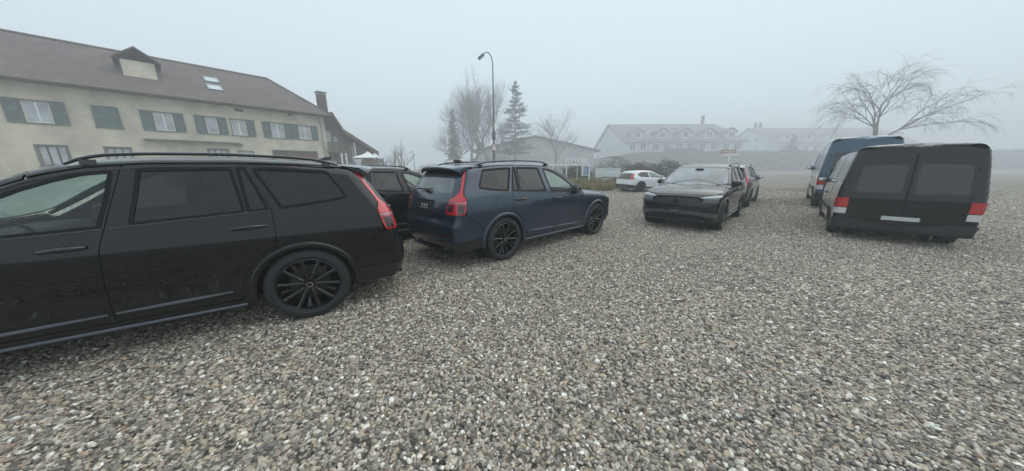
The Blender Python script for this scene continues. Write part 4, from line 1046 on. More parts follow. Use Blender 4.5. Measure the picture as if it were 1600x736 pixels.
gt.links.new(gi.outputs[0], m2p.inputs[0]); gt.links.new(m2p.outputs[0], ip.inputs['Points']); gt.links.new(ci.outputs[0], ip.inputs['Instance']); ip.inputs['Pick Instance'].default_value = True
gt.links.new(named('pick', 'INT').outputs[0], ip.inputs['Instance Index'])
er = N(gt, 'FunctionNodeEulerToRotation'); gt.links.new(named('rot', 'FLOAT_VECTOR').outputs[0], er.inputs[0]); gt.links.new(er.outputs[0], ip.inputs['Rotation'])
gt.links.new(named('rad', 'FLOAT').outputs[0], ip.inputs['Scale']); gt.links.new(ip.outputs[0], go.inputs[0])
md = stones.modifiers.new('scatter', 'NODES'); md.node_group = gt
# the attribute travels with each instance
for nd in M['stone'].node_tree.nodes:
    if nd.type == 'ATTRIBUTE': nd.attribute_type = 'INSTANCER'

# ------------------------------------------------------------------ the parked cars
suv = suv_parts(); WS = {'parts': wheel_parts(R=.392, W=.262, rr=.286), 'R': .390, 'rot': 8}
SUVG = 'dark estate SUVs parked on the gravel'
BL, BU, GR = {'paint': M['black']}, {'paint': M['blue']}, {'paint': M['grey']}
instance_car(suv, WS, 'parked_suv', (-2.691, 3.681, 0), 3.7045, BL, 'nearest black SUV at the left, side on, with its rear wheel toward the camera', 'car', SUVG)
instance_car(suv, WS, 'parked_suv', (-.752, 5.583, 0), .7503, BU, 'dark blue SUV seen from its rear corner in the middle of the gravel', 'car', SUVG)
instance_car(suv, WS, 'parked_suv', (-3.72, 6.14, 0), .80, BL, 'black SUV half hidden between the nearest black one and the blue one', 'car', SUVG, scale=(.95, .95, .956))
instance_car(suv, WS, 'parked_suv', (6.96, 10.14, 0), -2.352, {'paint': M['black']}, 'black SUV facing the camera with its dark grille and pale windscreen', 'car', SUVG)
instance_car(suv, WS, 'parked_suv', (9.14, 12.45, 0), .80, GR, 'dark SUV behind the front-facing one, seen from behind with a red tail lamp', 'car', SUVG)
HM = plain_car(HATCH); WH = {'parts': wheel_parts(R=.33, W=.215, rr=.222), 'R': .33, 'rot': 20}
instance_car(HM, WH, 'parked_hatchback', (8.40, 20.25, 0), .322, {'paint': M['white']}, 'white hatchback with black cladding beside the dry grass', 'car', wheel_at=(0, 2.646), track=.765)
VM = plain_car(VAN); WV = {'parts': wheel_parts(R=.36, W=.225, rr=.225), 'R': .36, 'rot': 11}
VG = 'vans parked nose to tail along the right side'
instance_car(VM, WV, 'parked_van', (8.79, 6.59, 0), .80, {'paint': M['black']}, 'black van nearest the camera at the right edge', 'van', VG, wheel_at=(0, 3.4), track=.86, scale=(.96, .95, .80))
instance_car(VM, WV, 'parked_van', (13.45, 11.50, 0), .815, {'paint': M['vanblue']}, 'blue high-roofed van standing between the other two vans', 'van', VG, wheel_at=(0, 3.4), track=.86, scale=(1.15, 1, 1.04))
instance_car(VM, WV, 'parked_van', (21.5, 19.2, 0), .82, {'paint': M['grey']}, 'farthest dark van of the row, mostly behind the blue van', 'van', VG, wheel_at=(0, 3.4), track=.86, scale=(1, .98, .92))

# ------------------------------------------------------------------ farmhouse on the left
def stucco(name, col, stain):
    m, n, b = new_mat(name); b.inputs['Roughness'].default_value = .95; b.inputs['Specular IOR Level'].default_value = .15
    g = N(n, 'ShaderNodeTexCoord'); t = N(n, 'ShaderNodeTexNoise'); t.inputs['Scale'].default_value = .55; t.inputs['Detail'].default_value = 9; t.inputs['Roughness'].default_value = .62
    n.links.new(g.outputs['Object'], t.inputs['Vector']); r = ramp(n, [(.38, col), (.62, stain)]); n.links.new(t.outputs[0], r.inputs[0]); n.links.new(r.outputs[0], b.inputs['Base Color'])
    t2 = N(n, 'ShaderNodeTexNoise'); t2.inputs['Scale'].default_value = 25; n.links.new(g.outputs['Object'], t2.inputs['Vector'])
    bp = N(n, 'ShaderNodeBump'); bp.inputs['Strength'].default_value = .3; n.links.new(t2.outputs[0], bp.inputs['Height']); n.links.new(bp.outputs[0], b.inputs['Normal']); return m
def rows_mat(name, c0, c1, sx, sy, rough=.85, axis='xy'):
    """tile / board courses: colour changes per unit, recessed joints"""
    m, n, b = new_mat(name); b.inputs['Roughness'].default_value = rough
    g = N(n, 'ShaderNodeTexCoord'); mp = N(n, 'ShaderNodeMapping')
    if axis == 'xz': mp.inputs['Rotation'].default_value = (rad(90), 0, 0)
    n.links.new(g.outputs['Object'], mp.inputs[0])
    br = N(n, 'ShaderNodeTexBrick'); br.inputs['Scale'].default_value = 1; br.inputs['Brick Width'].default_value = sx; br.inputs['Row Height'].default_value = sy; br.inputs['Mortar Size'].default_value = min(sx, sy) * .06
    br.inputs['Color1'].default_value = (*c0, 1); br.inputs['Color2'].default_value = (*c1, 1); br.inputs['Mortar'].default_value = (*[c * .4 for c in c0], 1)
    n.links.new(mp.outputs[0], br.inputs[0])
    t = N(n, 'ShaderNodeTexNoise'); t.inputs['Scale'].default_value = .7; t.inputs['Detail'].default_value = 6; n.links.new(g.outputs['Object'], t.inputs['Vector'])
    r = ramp(n, [(.3, (.8, .8, .8)), (.7, (1.2, 1.2, 1.2))]); n.links.new(t.outputs[0], r.inputs[0])
    mx = N(n, 'ShaderNodeMix', data_type='RGBA', blend_type='MULTIPLY'); mx.inputs[0].default_value = 1; n.links.new(br.outputs[0], mx.inputs[6]); n.links.new(r.outputs[0], mx.inputs[7]); n.links.new(mx.outputs[2], b.inputs['Base Color'])
    bp = N(n, 'ShaderNodeBump'); bp.inputs['Strength'].default_value = .5; bp.inputs['Distance'].default_value = .02; bp.invert = True; n.links.new(br.outputs['Fac'], bp.inputs['Height']); n.links.new(bp.outputs[0], b.inputs['Normal'])
    return m
M['stucco'] = stucco('cream_render', (.70, .64, .51), (.50, .455, .36)); M['tile'] = rows_mat('brown_roof_tiles', (.155, .112, .102), (.118, .088, .083), .22, .32)
M['eaves'] = simple('eaves_boards', (.13, .10, .08), .8, noise=.3, nscale=4); M['timber'] = rows_mat('weathered_boards', (.19, .15, .125), (.14, .115, .10), .18, 6, axis='xz')
M['shutter'] = simple('grey_green_shutter_paint', (.125, .16, .16), .7, noise=.25, nscale=3); M['surround'] = simple('grey_stone_surround', (.16, .165, .15), .9, noise=.2, nscale=6)
M['winwhite'] = simple('white_window_paint', (.78, .79, .78), .5); M['pane'] = simple('window_glass_curtained', (.40, .43, .45), .06, coat=1, noise=.3, nscale=1.5)
M['garage'] = rows_mat('dull_red_door', (.30, .075, .06), (.25, .06, .05), .16, 5, axis='xz'); M['brickch'] = rows_mat('chimney_brick', (.12, .085, .075), (.09, .065, .06), .25, .08, axis='xz')
M['whitewood'] = simple('white_painted_wood', (.78, .78, .77), .7, noise=.15, nscale=3); M['metal'] = simple('galvanised_metal', (.30, .31, .32), .45, metal=.7, noise=.2, nscale=5)

def wall_mesh(name, outer, holes, thick, axis='x'):
    """wall in the x-z plane (front face y=0, body behind), openings cut through"""
    P, T = triangulate(outer, holes, 50)
    V = [(p[0], 0, p[1]) for p in P] + [(p[0], thick, p[1]) for p in P]; n = len(P)
    F = [tuple(t) for t in T] + [tuple(int(i) + n for i in t[::-1]) for t in T]
    for L, o in [(outer, 1)] + [(h, -1) for h in holes]:
        b = len(V); m = len(L); sg = (1 if area(L) > 0 else -1) * o
        V += [(p[0], 0, p[1]) for p in L] + [(p[0], thick, p[1]) for p in L]
        for i in range(m):
            j = (i + 1) % m; f = (b + i, b + m + i, b + m + j, b + j); F.append(f if sg > 0 else f[::-1])
    return mesh_from(name, V, F)
def rect(x0, x1, z0, z1): return [(x0, z0), (x1, z0), (x1, z1), (x0, z1)]
def window(parent, x0, x1, z0, z1, M_=None, y=.10, mull=1, fr=.06, bars=0, framemat='winwhite', surround=True, sill=True):
    """window > frame, pane; local wall axes"""
    def put(o):
        if M_ is not None: o.matrix_local = M_
        return o
    w = MB()
    if surround:
        s = .09; w.box(x0 - s, x0 - .002, -.03, .05, z0 - s, z1 + s); w.box(x1 + .002, x1 + s, -.03, .05, z0 - s, z1 + s); w.box(x0 - .002, x1 + .002, -.03, .05, z1 + .002, z1 + s)
    w.box(x0 - .14, x1 + .14, -.08, .06, z0 - .08, z0 - .003)
    o = put(link('window', w.mesh('window'), M['surround'] if surround else M['winwhite'], parent))
    f = MB(); f.box(x0, x0 + fr, y, y + .06, z0, z1); f.box(x1 - fr, x1, y, y + .06, z0, z1); f.box(x0 + fr, x1 - fr, y, y + .06, z0, z0 + fr); f.box(x0 + fr, x1 - fr, y, y + .06, z1 - fr, z1)
    for k in range(mull): c = x0 + (x1 - x0) * (k + 1) / (mull + 1); f.box(c - .045, c + .045, y - .01, y + .062, z0 + fr, z1 - fr)
    for k in range(bars): c = z0 + (z1 - z0) * (k + 1) / (bars + 1); f.box(x0 + fr, x1 - fr, y + .005, y + .055, c - .02, c + .02)
    link('frame', f.mesh('frame'), M[framemat], o); g = MB(); g.box(x0 + .01, x1 - .01, y + .02, y + .035, z0 + .01, z1 - .01); link('pane', g.mesh('pane'), M['pane'], o)
    return o
def shutter_mesh(w, h):
    s = MB(); t = .045; s.box(0, .07, -t, 0, 0, h); s.box(w - .07, w, -t, 0, 0, h); s.box(.07, w - .07, -t, 0, 0, .08); s.box(.07, w - .07, -t, 0, h - .08, h); s.box(.07, w - .07, -t, 0, h * .5 - .04, h * .5 + .04)
    k = int(h / .085)
    for i in range(k):
        z0_ = .09 + i * (h - .18) / k; s.add([(.07, -.035, z0_), (w - .07, -.035, z0_), (w - .07, -.008, z0_ + .07), (.07, -.008, z0_ + .07), (.07, -.028, z0_ - .006), (w - .07, -.028, z0_ - .006), (w - .07, 0, z0_ + .062), (.07, 0, z0_ + .062)], [(0, 1, 2, 3), (7, 6, 5, 4), (0, 4, 5, 1), (3, 2, 6, 7)])
    return s.mesh('shutter')
FH = empty('farmhouse', (-25.04, 40.0, -.34), math.atan2(.7694, .6388), label='cream farmhouse with a brown tiled roof, teal shutters and a timber barn wing', cat='farmhouse')
FH.scale = (1.212, 1.212, 1.212)
X0 = -26.0
up_w = [(-8.86, -8.16, 0), (-7.24, -6.26, 1), (-4.44, -3.42, 1), (-2.20, -1.10, 1)] + [(x, x + 1.0, 1) for x in (-11.7, -14.4, -17.1, -19.8, -22.5)]
lo_w = [(-9.10, -7.88, 2.0, 3.32), (-7.14, -6.18, 1.9, 3.22)] + [(x, x + 1.1, 1.9, 3.2) for x in (-14.4, -17.1, -19.8, -22.5)]
holes = [rect(a, b, 4.66, 6.0) for a, b, _ in up_w] + [rect(*q) for q in lo_w] + [rect(-4.62, -.86, .02, 3.40), rect(-11.9, -10.8, .02, 2.3)] + [rect(-6.85, -6.25, 6.72, 7.02), rect(-2.88, -2.50, 6.86, 7.10)]
link('wall', wall_mesh('wall', rect(X0, 0, 0, 7.6), holes, .35), M['stucco'], FH)
m = MB(); m.box(-.35, -.002, .352, 13, 0, 7.45); m.box(X0 + .002, X0 + .35, .352, 13, 0, 7.45); m.box(X0, 0, 13, 13.3, 0, 7.45); m.box(X0 + .36, -.36, .40, .55, 0, 7.3); link('wall', m.mesh('wall'), M['stucco'], FH)
shm = shutter_mesh(.56, 1.50); shm2 = shutter_mesh(.50, 1.50)
for a, b, k in up_w:
    window(FH, a, b, 4.66, 6.0, mull=k)
    if a in (-14.4, -22.5):          # a pair folded shut over its window
        for q_ in (a - .05, a + .50): link('shutter', shm, M['shutter'], FH, (q_, -.085, 4.60))
        continue
    if a != -7.24: link('shutter', shm, M['shutter'], FH, (a - .66, -.035, 4.60))
    link('shutter', shm2, M['shutter'], FH, (b + .10, -.035, 4.60))
for q in lo_w: window(FH, *q, mull=1 if q[0] > -7.5 else 2, framemat='winwhite' if q[0] > -7.5 else 'eaves')
m = MB(); m.box(-4.70, -4.622, -.03, .10, 0, 3.49); m.box(-.858, -.78, -.03, .10, 0, 3.49); m.box(-4.622, -.858, -.03, .10, 3.402, 3.49); g_ = link('garage_surround', m.mesh('garage_surround'), M['surround'], FH)
m = MB()
for k in range(12): m.box(-4.56 + k * .303, -4.56 + k * .303 + .298, .16, .20, .04, 2.94)
link('garage_door', m.mesh('garage_door'), M['garage'], FH); m = MB(); m.box(-4.60, -.88, .12, .24, 2.96, 3.38); link('lintel', m.mesh('lintel'), M['eaves'], FH)
m = MB(); m.box(-11.88, -10.82, .14, .2, .02, 2.28); link('door', m.mesh('door'), M['eaves'], FH)
for a, b, c_, d_ in ((-6.85, -6.25, 6.72, 7.02), (-2.88, -2.50, 6.86, 7.10)):
    m = MB(); m.box(a, b, .1, .14, c_, d_)
    for k in range(4): m.box(a, b, .05, .08, c_ + .02 + k * .07, c_ + .05 + k * .07)
    link('vent_grille', m.mesh('vent_grille'), M['surround'], FH)
m = MB(); cr = [(-12.5, 3.95), (-7.4, 3.97), (-7.0, 3.93), (-6.82, 3.80), (-6.84, 3.74), (-7.05, 3.83), (-7.4, 3.86), (-12.5, 3.84)]; m.prism(cr, -.55, -.002); link('canopy', m.mesh('canopy'), M['surround'], FH)
# roof: eaves forward of the wall, ridge 6 m back, hipped at the corner end
ev, rz_, ry = -.85, 11.36, 6.1
V = [(X0 - .8, ev, 7.28), (.75, ev, 7.28), (-2.72, ry, rz_), (X0 - .8, ry, rz_), (X0 - .8, 13.6, 7.2), (.75, 13.6, 7.2)]
def slab(name, quad, t, mat, parent):
    """thick roof plane from an outline, thickness downwards"""
    q = [Vector(p) for p in quad]; n_ = (q[1] - q[0]).cross(q[2] - q[0]).normalized(); n_ = n_ if n_.z > 0 else -n_; m = len(q)
    VV = [tuple(p) for p in q] + [tuple(p - n_ * t) for p in q]; FF = [tuple(range(m)), tuple(range(2 * m - 1, m - 1, -1))] + [(i, i + m, (i + 1) % m + m, (i + 1) % m) for i in range(m)]
    mb = MB(); mb.add(VV, FF); return link(name, mb.mesh(name), mat, parent)
roof = slab('roof', [V[0], V[1], V[2], V[3]], .16, M['tile'], FH)
slab('roof', [V[1], V[5], V[2]], .16, M['tile'], FH); slab('roof', [V[5], V[4], V[3], V[2]], .16, M['tile'], FH)
m = MB(); m.box(X0 - .7, .6, ev + .05, -.002, 7.10, 7.16); m.tube([(X0 - .8, ev - .06, 7.20), (.8, ev - .06, 7.20)], .07, 8); link('eaves', m.mesh('eaves'), M['eaves'], FH)
m = MB(); m.tube([(-.18, -.70, 7.14), (-.12, -.10, 6.9), (-.12, -.08, .1)], .05, 8); link('downpipe', m.mesh('downpipe', auto=40), M['metal'], FH)
m = MB(); m.tube([(X0 - .8, ry, rz_ + .03), (-2.72, ry, rz_ + .03)], .11, 8); m.tube([(-2.72, ry, rz_ + .03), (.75, ev, 7.31)], .09, 8); link('ridge_tiles', m.mesh('ridge_tiles', auto=40), M['tile'], roof)
def on_roof(x, t): # point on the front slope, t 0 eaves .. 1 ridge
    return Vector((x, ev + (ry - ev) * t, 7.28 + (rz_ - 7.28) * t))
sl_ = math.atan2(rz_ - 7.28, ry - ev)
for (x, t) in ((-7.55, .60), (-7.62, .37)):
    p = on_roof(x, t); Mx = Matrix.Translation(p) @ Matrix.Rotation(sl_, 4, 'X')
    m = MB(); m.box(-.50, .50, -.62, -.54, .0, .10); m.box(-.50, .50, .54, .62, 0, .10); m.box(-.50, -.42, -.54, .54, 0, .10); m.box(.42, .50, -.54, .54, 0, .10)
    sk = link('skylight', m.mesh('skylight'), M['metal'], FH); sk.matrix_local = Mx; g = MB(); g.box(-.42, .42, -.54, .54, .04, .06); link('pane', g.mesh('pane'), simple('skylight_glass', (.55, .60, .63), .04, coat=1), sk)
# dormer on the roof near the left border, chimney over the wing
m = MB(); m.box(-12.6, -10.9, 1.6, 4.4, 8.6, 9.9); dm = link('dormer', m.mesh('dormer'), M['stucco'], FH); m = MB(); m.prism([(-12.95, 9.85), (-11.75, 10.75), (-10.55, 9.85), (-10.55, 9.95), (-11.75, 10.87), (-12.95, 9.95)], 1.2, 5.2); link('dormer_roof', m.mesh('dormer_roof'), M['tile'], dm)
m = MB(); m.box(.98, 1.78, 2.7, 3.5, 8.1, 9.95); ch = link('chimney', m.mesh('chimney'), M['brickch'], FH)
m = MB(); m.box(.92, 1.84, 2.64, 3.56, 9.952, 10.02); [m.box(x, x + .08, y, y + .08, 10.02, 10.20) for x in (1.0, 1.68) for y in (2.72, 3.40)]; m.box(.86, 1.90, 2.58, 3.62, 10.20, 10.28); link('chimney_cap', m.mesh('chimney_cap'), M['metal'], ch)
# lean-to beyond the corner: its roof falls away to the right, boarded wall and balcony under the verge
prof = [(.30, 7.56), (1.15, 7.72), (2.08, 6.02), (5.85, 3.72)]
def sweep_slab(name, pr, y0, y1, t, mat, parent):
    mb = MB(); n_ = len(pr); VV = [(x, y, z + dz) for y in (y0, y1) for dz in (0, -t) for x, z in pr]; F = []
    for i in range(n_ - 1): F += [(i, i + 1, 2 * n_ + i + 1, 2 * n_ + i), (n_ + i, 3 * n_ + i, 3 * n_ + i + 1, n_ + i + 1), (i, n_ + i, n_ + i + 1, i + 1), (2 * n_ + i, 2 * n_ + i + 1, 3 * n_ + i + 1, 3 * n_ + i)]
    F += [(0, 2 * n_, 3 * n_, n_), (n_ - 1, 2 * n_ - 1, 4 * n_ - 1, 3 * n_ - 1)]; mb.add(VV, F); return link(name, mb.mesh(name), mat, parent)
sweep_slab('barn_roof', prof, -.20, 12.6, .16, M['tile'], FH); sweep_slab('verge_board', prof, -.28, -.203, .46, M['eaves'], FH)
wz = lambda x: float(np.interp(x, [p[0] for p in prof], [p[1] for p in prof])) - .2
Bm = Matrix.Translation((0, .70, 0))
wins = [(.50, 1.02, 3.75, 5.75), (1.22, 1.62, 3.75, 5.2), (.55, 1.25, .05, 2.5), (2.2, 2.9, .05, 2.3)]
o = link('boarded_wall', wall_mesh('boarded_wall', [(.36, 0), (5.6, 0), (5.6, wz(5.6)), (2.08, wz(2.08)), (1.15, wz(1.15)), (.36, wz(.36))], [rect(*q) for q in wins], .2), M['timber'], FH); o.matrix_local = Bm
o = link('wall', MB().box(.001, .355, .2, .9, 0, 7.35).mesh('wall'), M['stucco'], FH)
for q in wins: window(FH, *q, M_=Bm, mull=0, surround=False)
m = MB(); m.box(.25, 1.62, -.25, .69, 3.42, 3.58); bal = link('balcony', m.mesh('balcony'), M['timber'], FH)
m = MB(); m.box(.25, 1.62, -.25, -.19, 4.46, 4.54); m.box(.25, 1.62, -.25, -.19, 3.64, 3.70); link('rail', m.mesh('rail'), M['eaves'], bal)
bm_ = MB().box(-.05, .05, -.015, .015, 0, .76).mesh('baluster')
for k in range(9): link('baluster', bm_, M['eaves'], bal, (.33 + k * .152, -.22, 3.70))
for x, h_ in ((1.55, 3.40), (2.02, 3.40)): link('post', MB().box(x - .07, x + .07, -.20, -.06, 0, h_).mesh('post'), M['whitewood'], FH)
link('corner_post', MB().box(3.26, 3.42, .40, .56, 0, wz(3.4) - .3).mesh('corner_post'), M['whitewood'], FH)
link('downpipe', MB().tube([(3.10, .62, .1), (3.10, .62, 4.3)], .04, 6).mesh('downpipe'), M['whitewood'], FH)
m = MB(); m.box(5.4, 5.6, .902, 12.4, 0, 3.3); m.box(.0, 5.39, 12.2, 12.4, 0, 3.3); m.box(.6, 5.3, 1.2, 12, .1, 3.2); link('boarded_wall', m.mesh('boarded_wall'), M['timber'], FH)

# ------------------------------------------------------------------ garden pavilion by the barn
PV = empty('garden_pavilion', (-11.45, 23.6, 0), .15, label='small white pavilion tent with a peaked top beside the barn wing', cat='pavilion')
m = MB()
for k in range(4):
    a0, a1 = [(-.9, -.9), (.9, -.9), (.9, .9), (-.9, .9)][k], [(.9, -.9), (.9, .9), (-.9, .9), (-.9, -.9)][k]
    b = [(a0[0], a0[1], 2.46), (a1[0], a1[1], 2.46), (a1[0] * .3, a1[1] * .3, 2.72), (a0[0] * .3, a0[1] * .3, 2.72), (0, 0, 2.98)]; c_ = [(x, y, z - .03) for x, y, z in b]
    m.add(b + c_, [(0, 1, 2, 3), (3, 2, 4), (6, 5, 8, 7), (7, 8, 9), (0, 5, 6, 1)])
link('canopy', m.mesh('canopy'), simple('white_canvas', (.74, .75, .75), .8, noise=.06, nscale=3), PV)
for x in (-.88, .88):
    for y in (-.88, .88): link('post', MB().tube([(x, y, 0), (x, y, 2.5)], .04, 6).mesh('post'), M['metal'], PV)
m = MB(); m.tube([(0, -.88, 0), (0, -.88, 2.45)], .03, 6); m.tube([(-.88, -.88, 2.42), (.88, -.88, 2.42)], .03, 6); link('front_rail', m.mesh('front_rail'), M['metal'], PV)
m = MB(); m.box(.04, .84, .84, .86, .1, 2.4); m.add([(-.84, -.86, 2.42), (-.12, -.86, 2.42), (-.48, -.86, 1.6), (-.84, -.84, 2.42), (-.12, -.84, 2.42), (-.48, -.84, 1.6)], [(0, 2, 1), (3, 4, 5), (0, 1, 4, 3), (1, 2, 5, 4), (2, 0, 3, 5)]); link('side_curtain', m.mesh('side_curtain'), simple('pale_canvas', (.62, .63, .63), .85), PV)

# ------------------------------------------------------------------ street lamps
def street_lamp(loc, H, rz, label, r=.05, arm=.62, sign=True):
    L = empty('street_lamp', loc, rz, label=label, cat='street lamp')
    pts = [(0, 0, 0), (0, 0, H * .45), (0, 0, H - arm)] + [(-arm * .5 * (1 - math.cos(t)), 0, H - arm + arm * math.sin(t)) for t in np.linspace(.25, 2.2, 9)]
    rr = [r * 1.35, r * 1.0, r * .62] + [r * .55] * 9
    m = MB(); m.tube(pts, rr, 10); link('pole', m.mesh('pole', auto=40), M['lamp'], L)
    e = pts[-1]; m = MB(); m.box(-.34, .02, -.10, .10, -.055, .055, .02); me = m.mesh('lamp_head', auto=40); me.transform(Matrix.Translation(e) @ Matrix.Rotation(rad(-38), 4, 'Y')); hd = link('lamp_head', me, M['lamp'], L)
    m = MB(); m.box(-.30, -.04, -.08, .08, -.062, -.056); me = m.mesh('diffuser'); me.transform(Matrix.Translation(e) @ Matrix.Rotation(rad(-38), 4, 'Y')); link('diffuser', me, M['winwhite'], hd)
    return L
M['lamp'] = simple('weathered_steel', (.20, .21, .21), .55, metal=.3, noise=.2, nscale=4)
L1 = street_lamp((-1.0, 17.0, 0), 7.62, 0, 'tall street lamp with a curved top rising behind the blue SUV')
m = MB(); m.box(-.10, .10, -.16, -.05, 3.20, 3.62, .01); link('junction_box', m.mesh('junction_box', auto=30), M['lamp'], L1)
m = MB(); m.prism([(-.20, 2.58), (.20, 2.58), (0, 3.04)], -.10, -.08); sg_ = link('warning_sign', m.mesh('warning_sign'), simple('sign_red', (.45, .03, .03), .4), L1)
m = MB(); m.prism([(-.165, 2.605), (.165, 2.605), (0, 2.985)], -.104, -.1005); link('sign_face', m.mesh('sign_face'), simple('sign_white', (.75, .75, .73), .4), sg_)
street_lamp((-19.2, 58, 0), 4.9, 0, 'faint low street lamp beyond the bare fruit tree', r=.07)

# ------------------------------------------------------------------ trees
class Tree:
    def __init__(s, seed): s.R = random.Random(seed); s.V = []; s.F = []; s.tw = []
    def limb(s, pts, rads, n=5):
        m = MB(); m.tube(pts, rads, n, caps=False); b = len(s.V); s.V += m.V; s.F += [tuple(i + b for i in f) for f in m.F]
    def grow(s, p, d, L, r, lev, droop=0., spread=.55, up=.12):
        R = s.R; k = 3 if lev > 2 else 4; pts = [p]; q = p.copy(); dd = d.copy()
        for i in range(k):
            dd = (dd + Vector((R.gauss(0, .09), R.gauss(0, .09), R.gauss(0, .06) + (up if lev > 0 else .02) - droop * (4 - min(lev, 4)) * .06))).normalized(); q = q + dd * L / k; pts.append(q.copy())
        rr = [r * (1 - .42 * i / k) for i in range(k + 1)]
        tgt = s.tw if lev <= 1 else None
        m = MB(); m.tube(pts, rr, 6 if lev > 4 else (4 if lev > 2 else 3), caps=False)
        if tgt is not None: s.tw.append(m)
        else: b = len(s.V); s.V += m.V; s.F += [tuple(i + b for i in f) for f in m.F]
        if lev <= 0: return
        nb = R.randint(3, 4) if lev > 1 else R.randint(2, 4)
        for i in range(nb):
            t = R.uniform(.35, 1.0) if i else 1.0; j = min(int(t * k), k - 1); base = pts[j].lerp(pts[j + 1], t * k - j)
            ax = Vector((R.gauss(0, 1), R.gauss(0, 1), R.gauss(0, .5))).normalized(); nd = (dd + ax * (spread if i else spread * .4)).normalized()
            s.grow(base, nd, L * R.uniform(.62, .84), r * (.62 - .1 * t), lev - 1, droop, spread, up)
    def finish(s, name, loc, label, mat, group=None, cat='tree', crownmat=None):
        t = empty(name, loc, 0, label=label, cat=cat, group=group)
        link('trunk', mesh_from('trunk', s.V, s.F, True), mat, t)
        V = []; F = []
        for m in s.tw: b = len(V); V += m.V; F += [tuple(i + b for i in f) for f in m.F]
        if V: link('crown', mesh_from('crown', V, F), crownmat or mat, t)
        return t
M['bark'] = simple('grey_bark', (.16, .15, .14), .9, noise=.3, nscale=3); M['twig'] = simple('winter_twigs', (.20, .18, .165), .9)  # both paled, so part of the distance haze sits in the colour
M['needle'] = simple('dark_needles', (.07, .085, .068), .8, noise=.4, nscale=1.2); M['needle2'] = simple('pine_needles', (.085, .10, .08), .8, noise=.4, nscale=1.2)  # needles lightened too, standing in for fog in front of them
def bare_tree(seed, loc, H, label, lev=6, r=.28, spread=.55, group=None, name='bare_tree', droop=0, up=.12, stems=1, frac=.30):
    T_ = Tree(seed)
    for k in range(stems):
        d = Vector((T_.R.gauss(0, .14), T_.R.gauss(0, .14), 1)).normalized() if stems > 1 else Vector((0, 0, 1)); T_.grow(Vector((T_.R.gauss(0, .3) if stems > 1 else 0, T_.R.gauss(0, .3) if stems > 1 else 0, -.1)), d, H * frac, r, lev, droop, spread, up)
    return T_.finish(name, loc, label, M['bark'], group, crownmat=M['twig'])
def quads(C_, Nn, size, rng_):
    """small leaf quads at centres with random tilt"""
    n = len(C_); a = rng_.normal(size=(n, 3)); a /= np.linalg.norm(a, axis=1, keepdims=True); b = np.cross(a, rng_.normal(size=(n, 3))); b /= np.maximum(np.linalg.norm(b, axis=1, keepdims=True), 1e-6)
    sz = size * rng_.uniform(.5, 1.3, (n, 1)); V = np.stack([C_ - a * sz, C_ + b * sz * .55, C_ + a * sz, C_ - b * sz * .55], 1).reshape(-1, 3); F = np.arange(4 * n).reshape(-1, 4); return V, F
def conifer(seed, loc, H, W_, label, kind='spruce', bare=0.08):
    R = np.random.default_rng(seed); T_ = Tree(seed); T_.limb([Vector((0, 0, -.1)), Vector((R.normal(0, .1), 0, H * .5)), Vector((0, 0, H * .98))], [H * .014, H * .009, .02], 7)
    C_ = []; z_ = H * bare
    while z_ < H * .985:
        t = (z_ / H - bare) / (1 - bare); rad_ = W_ * ((1 - t) ** .8 if kind == 'spruce' else (min(1, (1 - t) * 1.35 + .02) ** .85) * (.80 + .20 * math.sin(t * 23 + seed))) + .12
        for k in range(int(R.integers(4, 7)) if kind == 'spruce' else int(R.integers(6, 9))):
            a = R.uniform(0, 6.28); L = rad_ * R.uniform(.65, 1.15); rise = -.28 if kind == 'spruce' else .10
            p0 = np.array([0, 0, z_]); p1 = p0 + np.array([math.cos(a) * L, math.sin(a) * L, rise * L + .1])
            T_.limb([Vector(p0), Vector((p0 + p1) / 2 + np.array([0, 0, .08 * L])), Vector(p1)], [.05, .035, .012], 3)
            n_ = int((55 if kind == 'spruce' else 120) * max(.25, L / W_)); u = R.uniform(.12 if kind == 'spruce' else .25, 1.05, n_)[:, None]
            c = p0 + (p1 - p0) * u + np.stack([R.normal(0, .09 * L + .05, n_), R.normal(0, .09 * L + .05, n_), R.normal(-.04 if kind == 'spruce' else .04, .10 if kind == 'spruce' else .16, n_) * (1.5 if kind != 'spruce' else 1)], -1); C_.append(c)
        z_ += H * (.026 if kind == 'spruce' else .040)
    C_ = np.concatenate(C_); V, F = quads(C_, None, .22, R)
    t = T_.finish('spruce_tree' if kind == 'spruce' else 'pine_tree', loc, label, M['bark']); link('crown', tri_mesh('crown', V, F), M['needle'] if kind == 'spruce' else M['needle2'], t); return t
TG = 'bare winter trees beyond the yard'
TY = 100.
bare_tree(3, (-13.6, TY + 2, 0), 36, 'broad bare tree, largest of the cluster left of the street lamp', lev=6, r=.60, group=TG, stems=2, frac=.27, spread=.64, up=.06)
bare_tree(8, (-7.3, TY, 0), 33, 'slimmer bare tree directly behind the street lamp', lev=6, r=.50, group=TG, stems=2, frac=.27, spread=.58, up=.07)
bare_tree(14, (-20.0, TY + 3, 0), 25.0, 'low bare tree behind the narrow spruce', lev=6, r=.32, group=TG, stems=2, spread=.75, frac=.25, up=.04)
bare_tree(21, (14.8, TY, 0), 24, 'small bare tree standing alone right of the pine', lev=6, r=.36, group=TG, frac=.27, spread=.72, up=.05)
bare_tree(5, (-9.4, 24.6, 0), 4.4, 'small bare fruit tree beside the white pavilion', lev=4, r=.085, name='fruit_tree', spread=.7, frac=.30, stems=2)
conifer(2, (-18.8, TY - 3, 0), 20.3, 3.3, 'narrow dark spruce left of the bare trees'); conifer(7, (1.25, TY, 0), 28.6, 6.6, 'tall irregular pine just right of the street lamp', 'pine', .22)
bare_tree(33, (60.5, 50, 0), 22.5, 'drooping bare birch at the right edge of the picture', lev=6, r=.30, name='birch_tree', droop=1.0, spread=.75, up=.02, frac=.30)
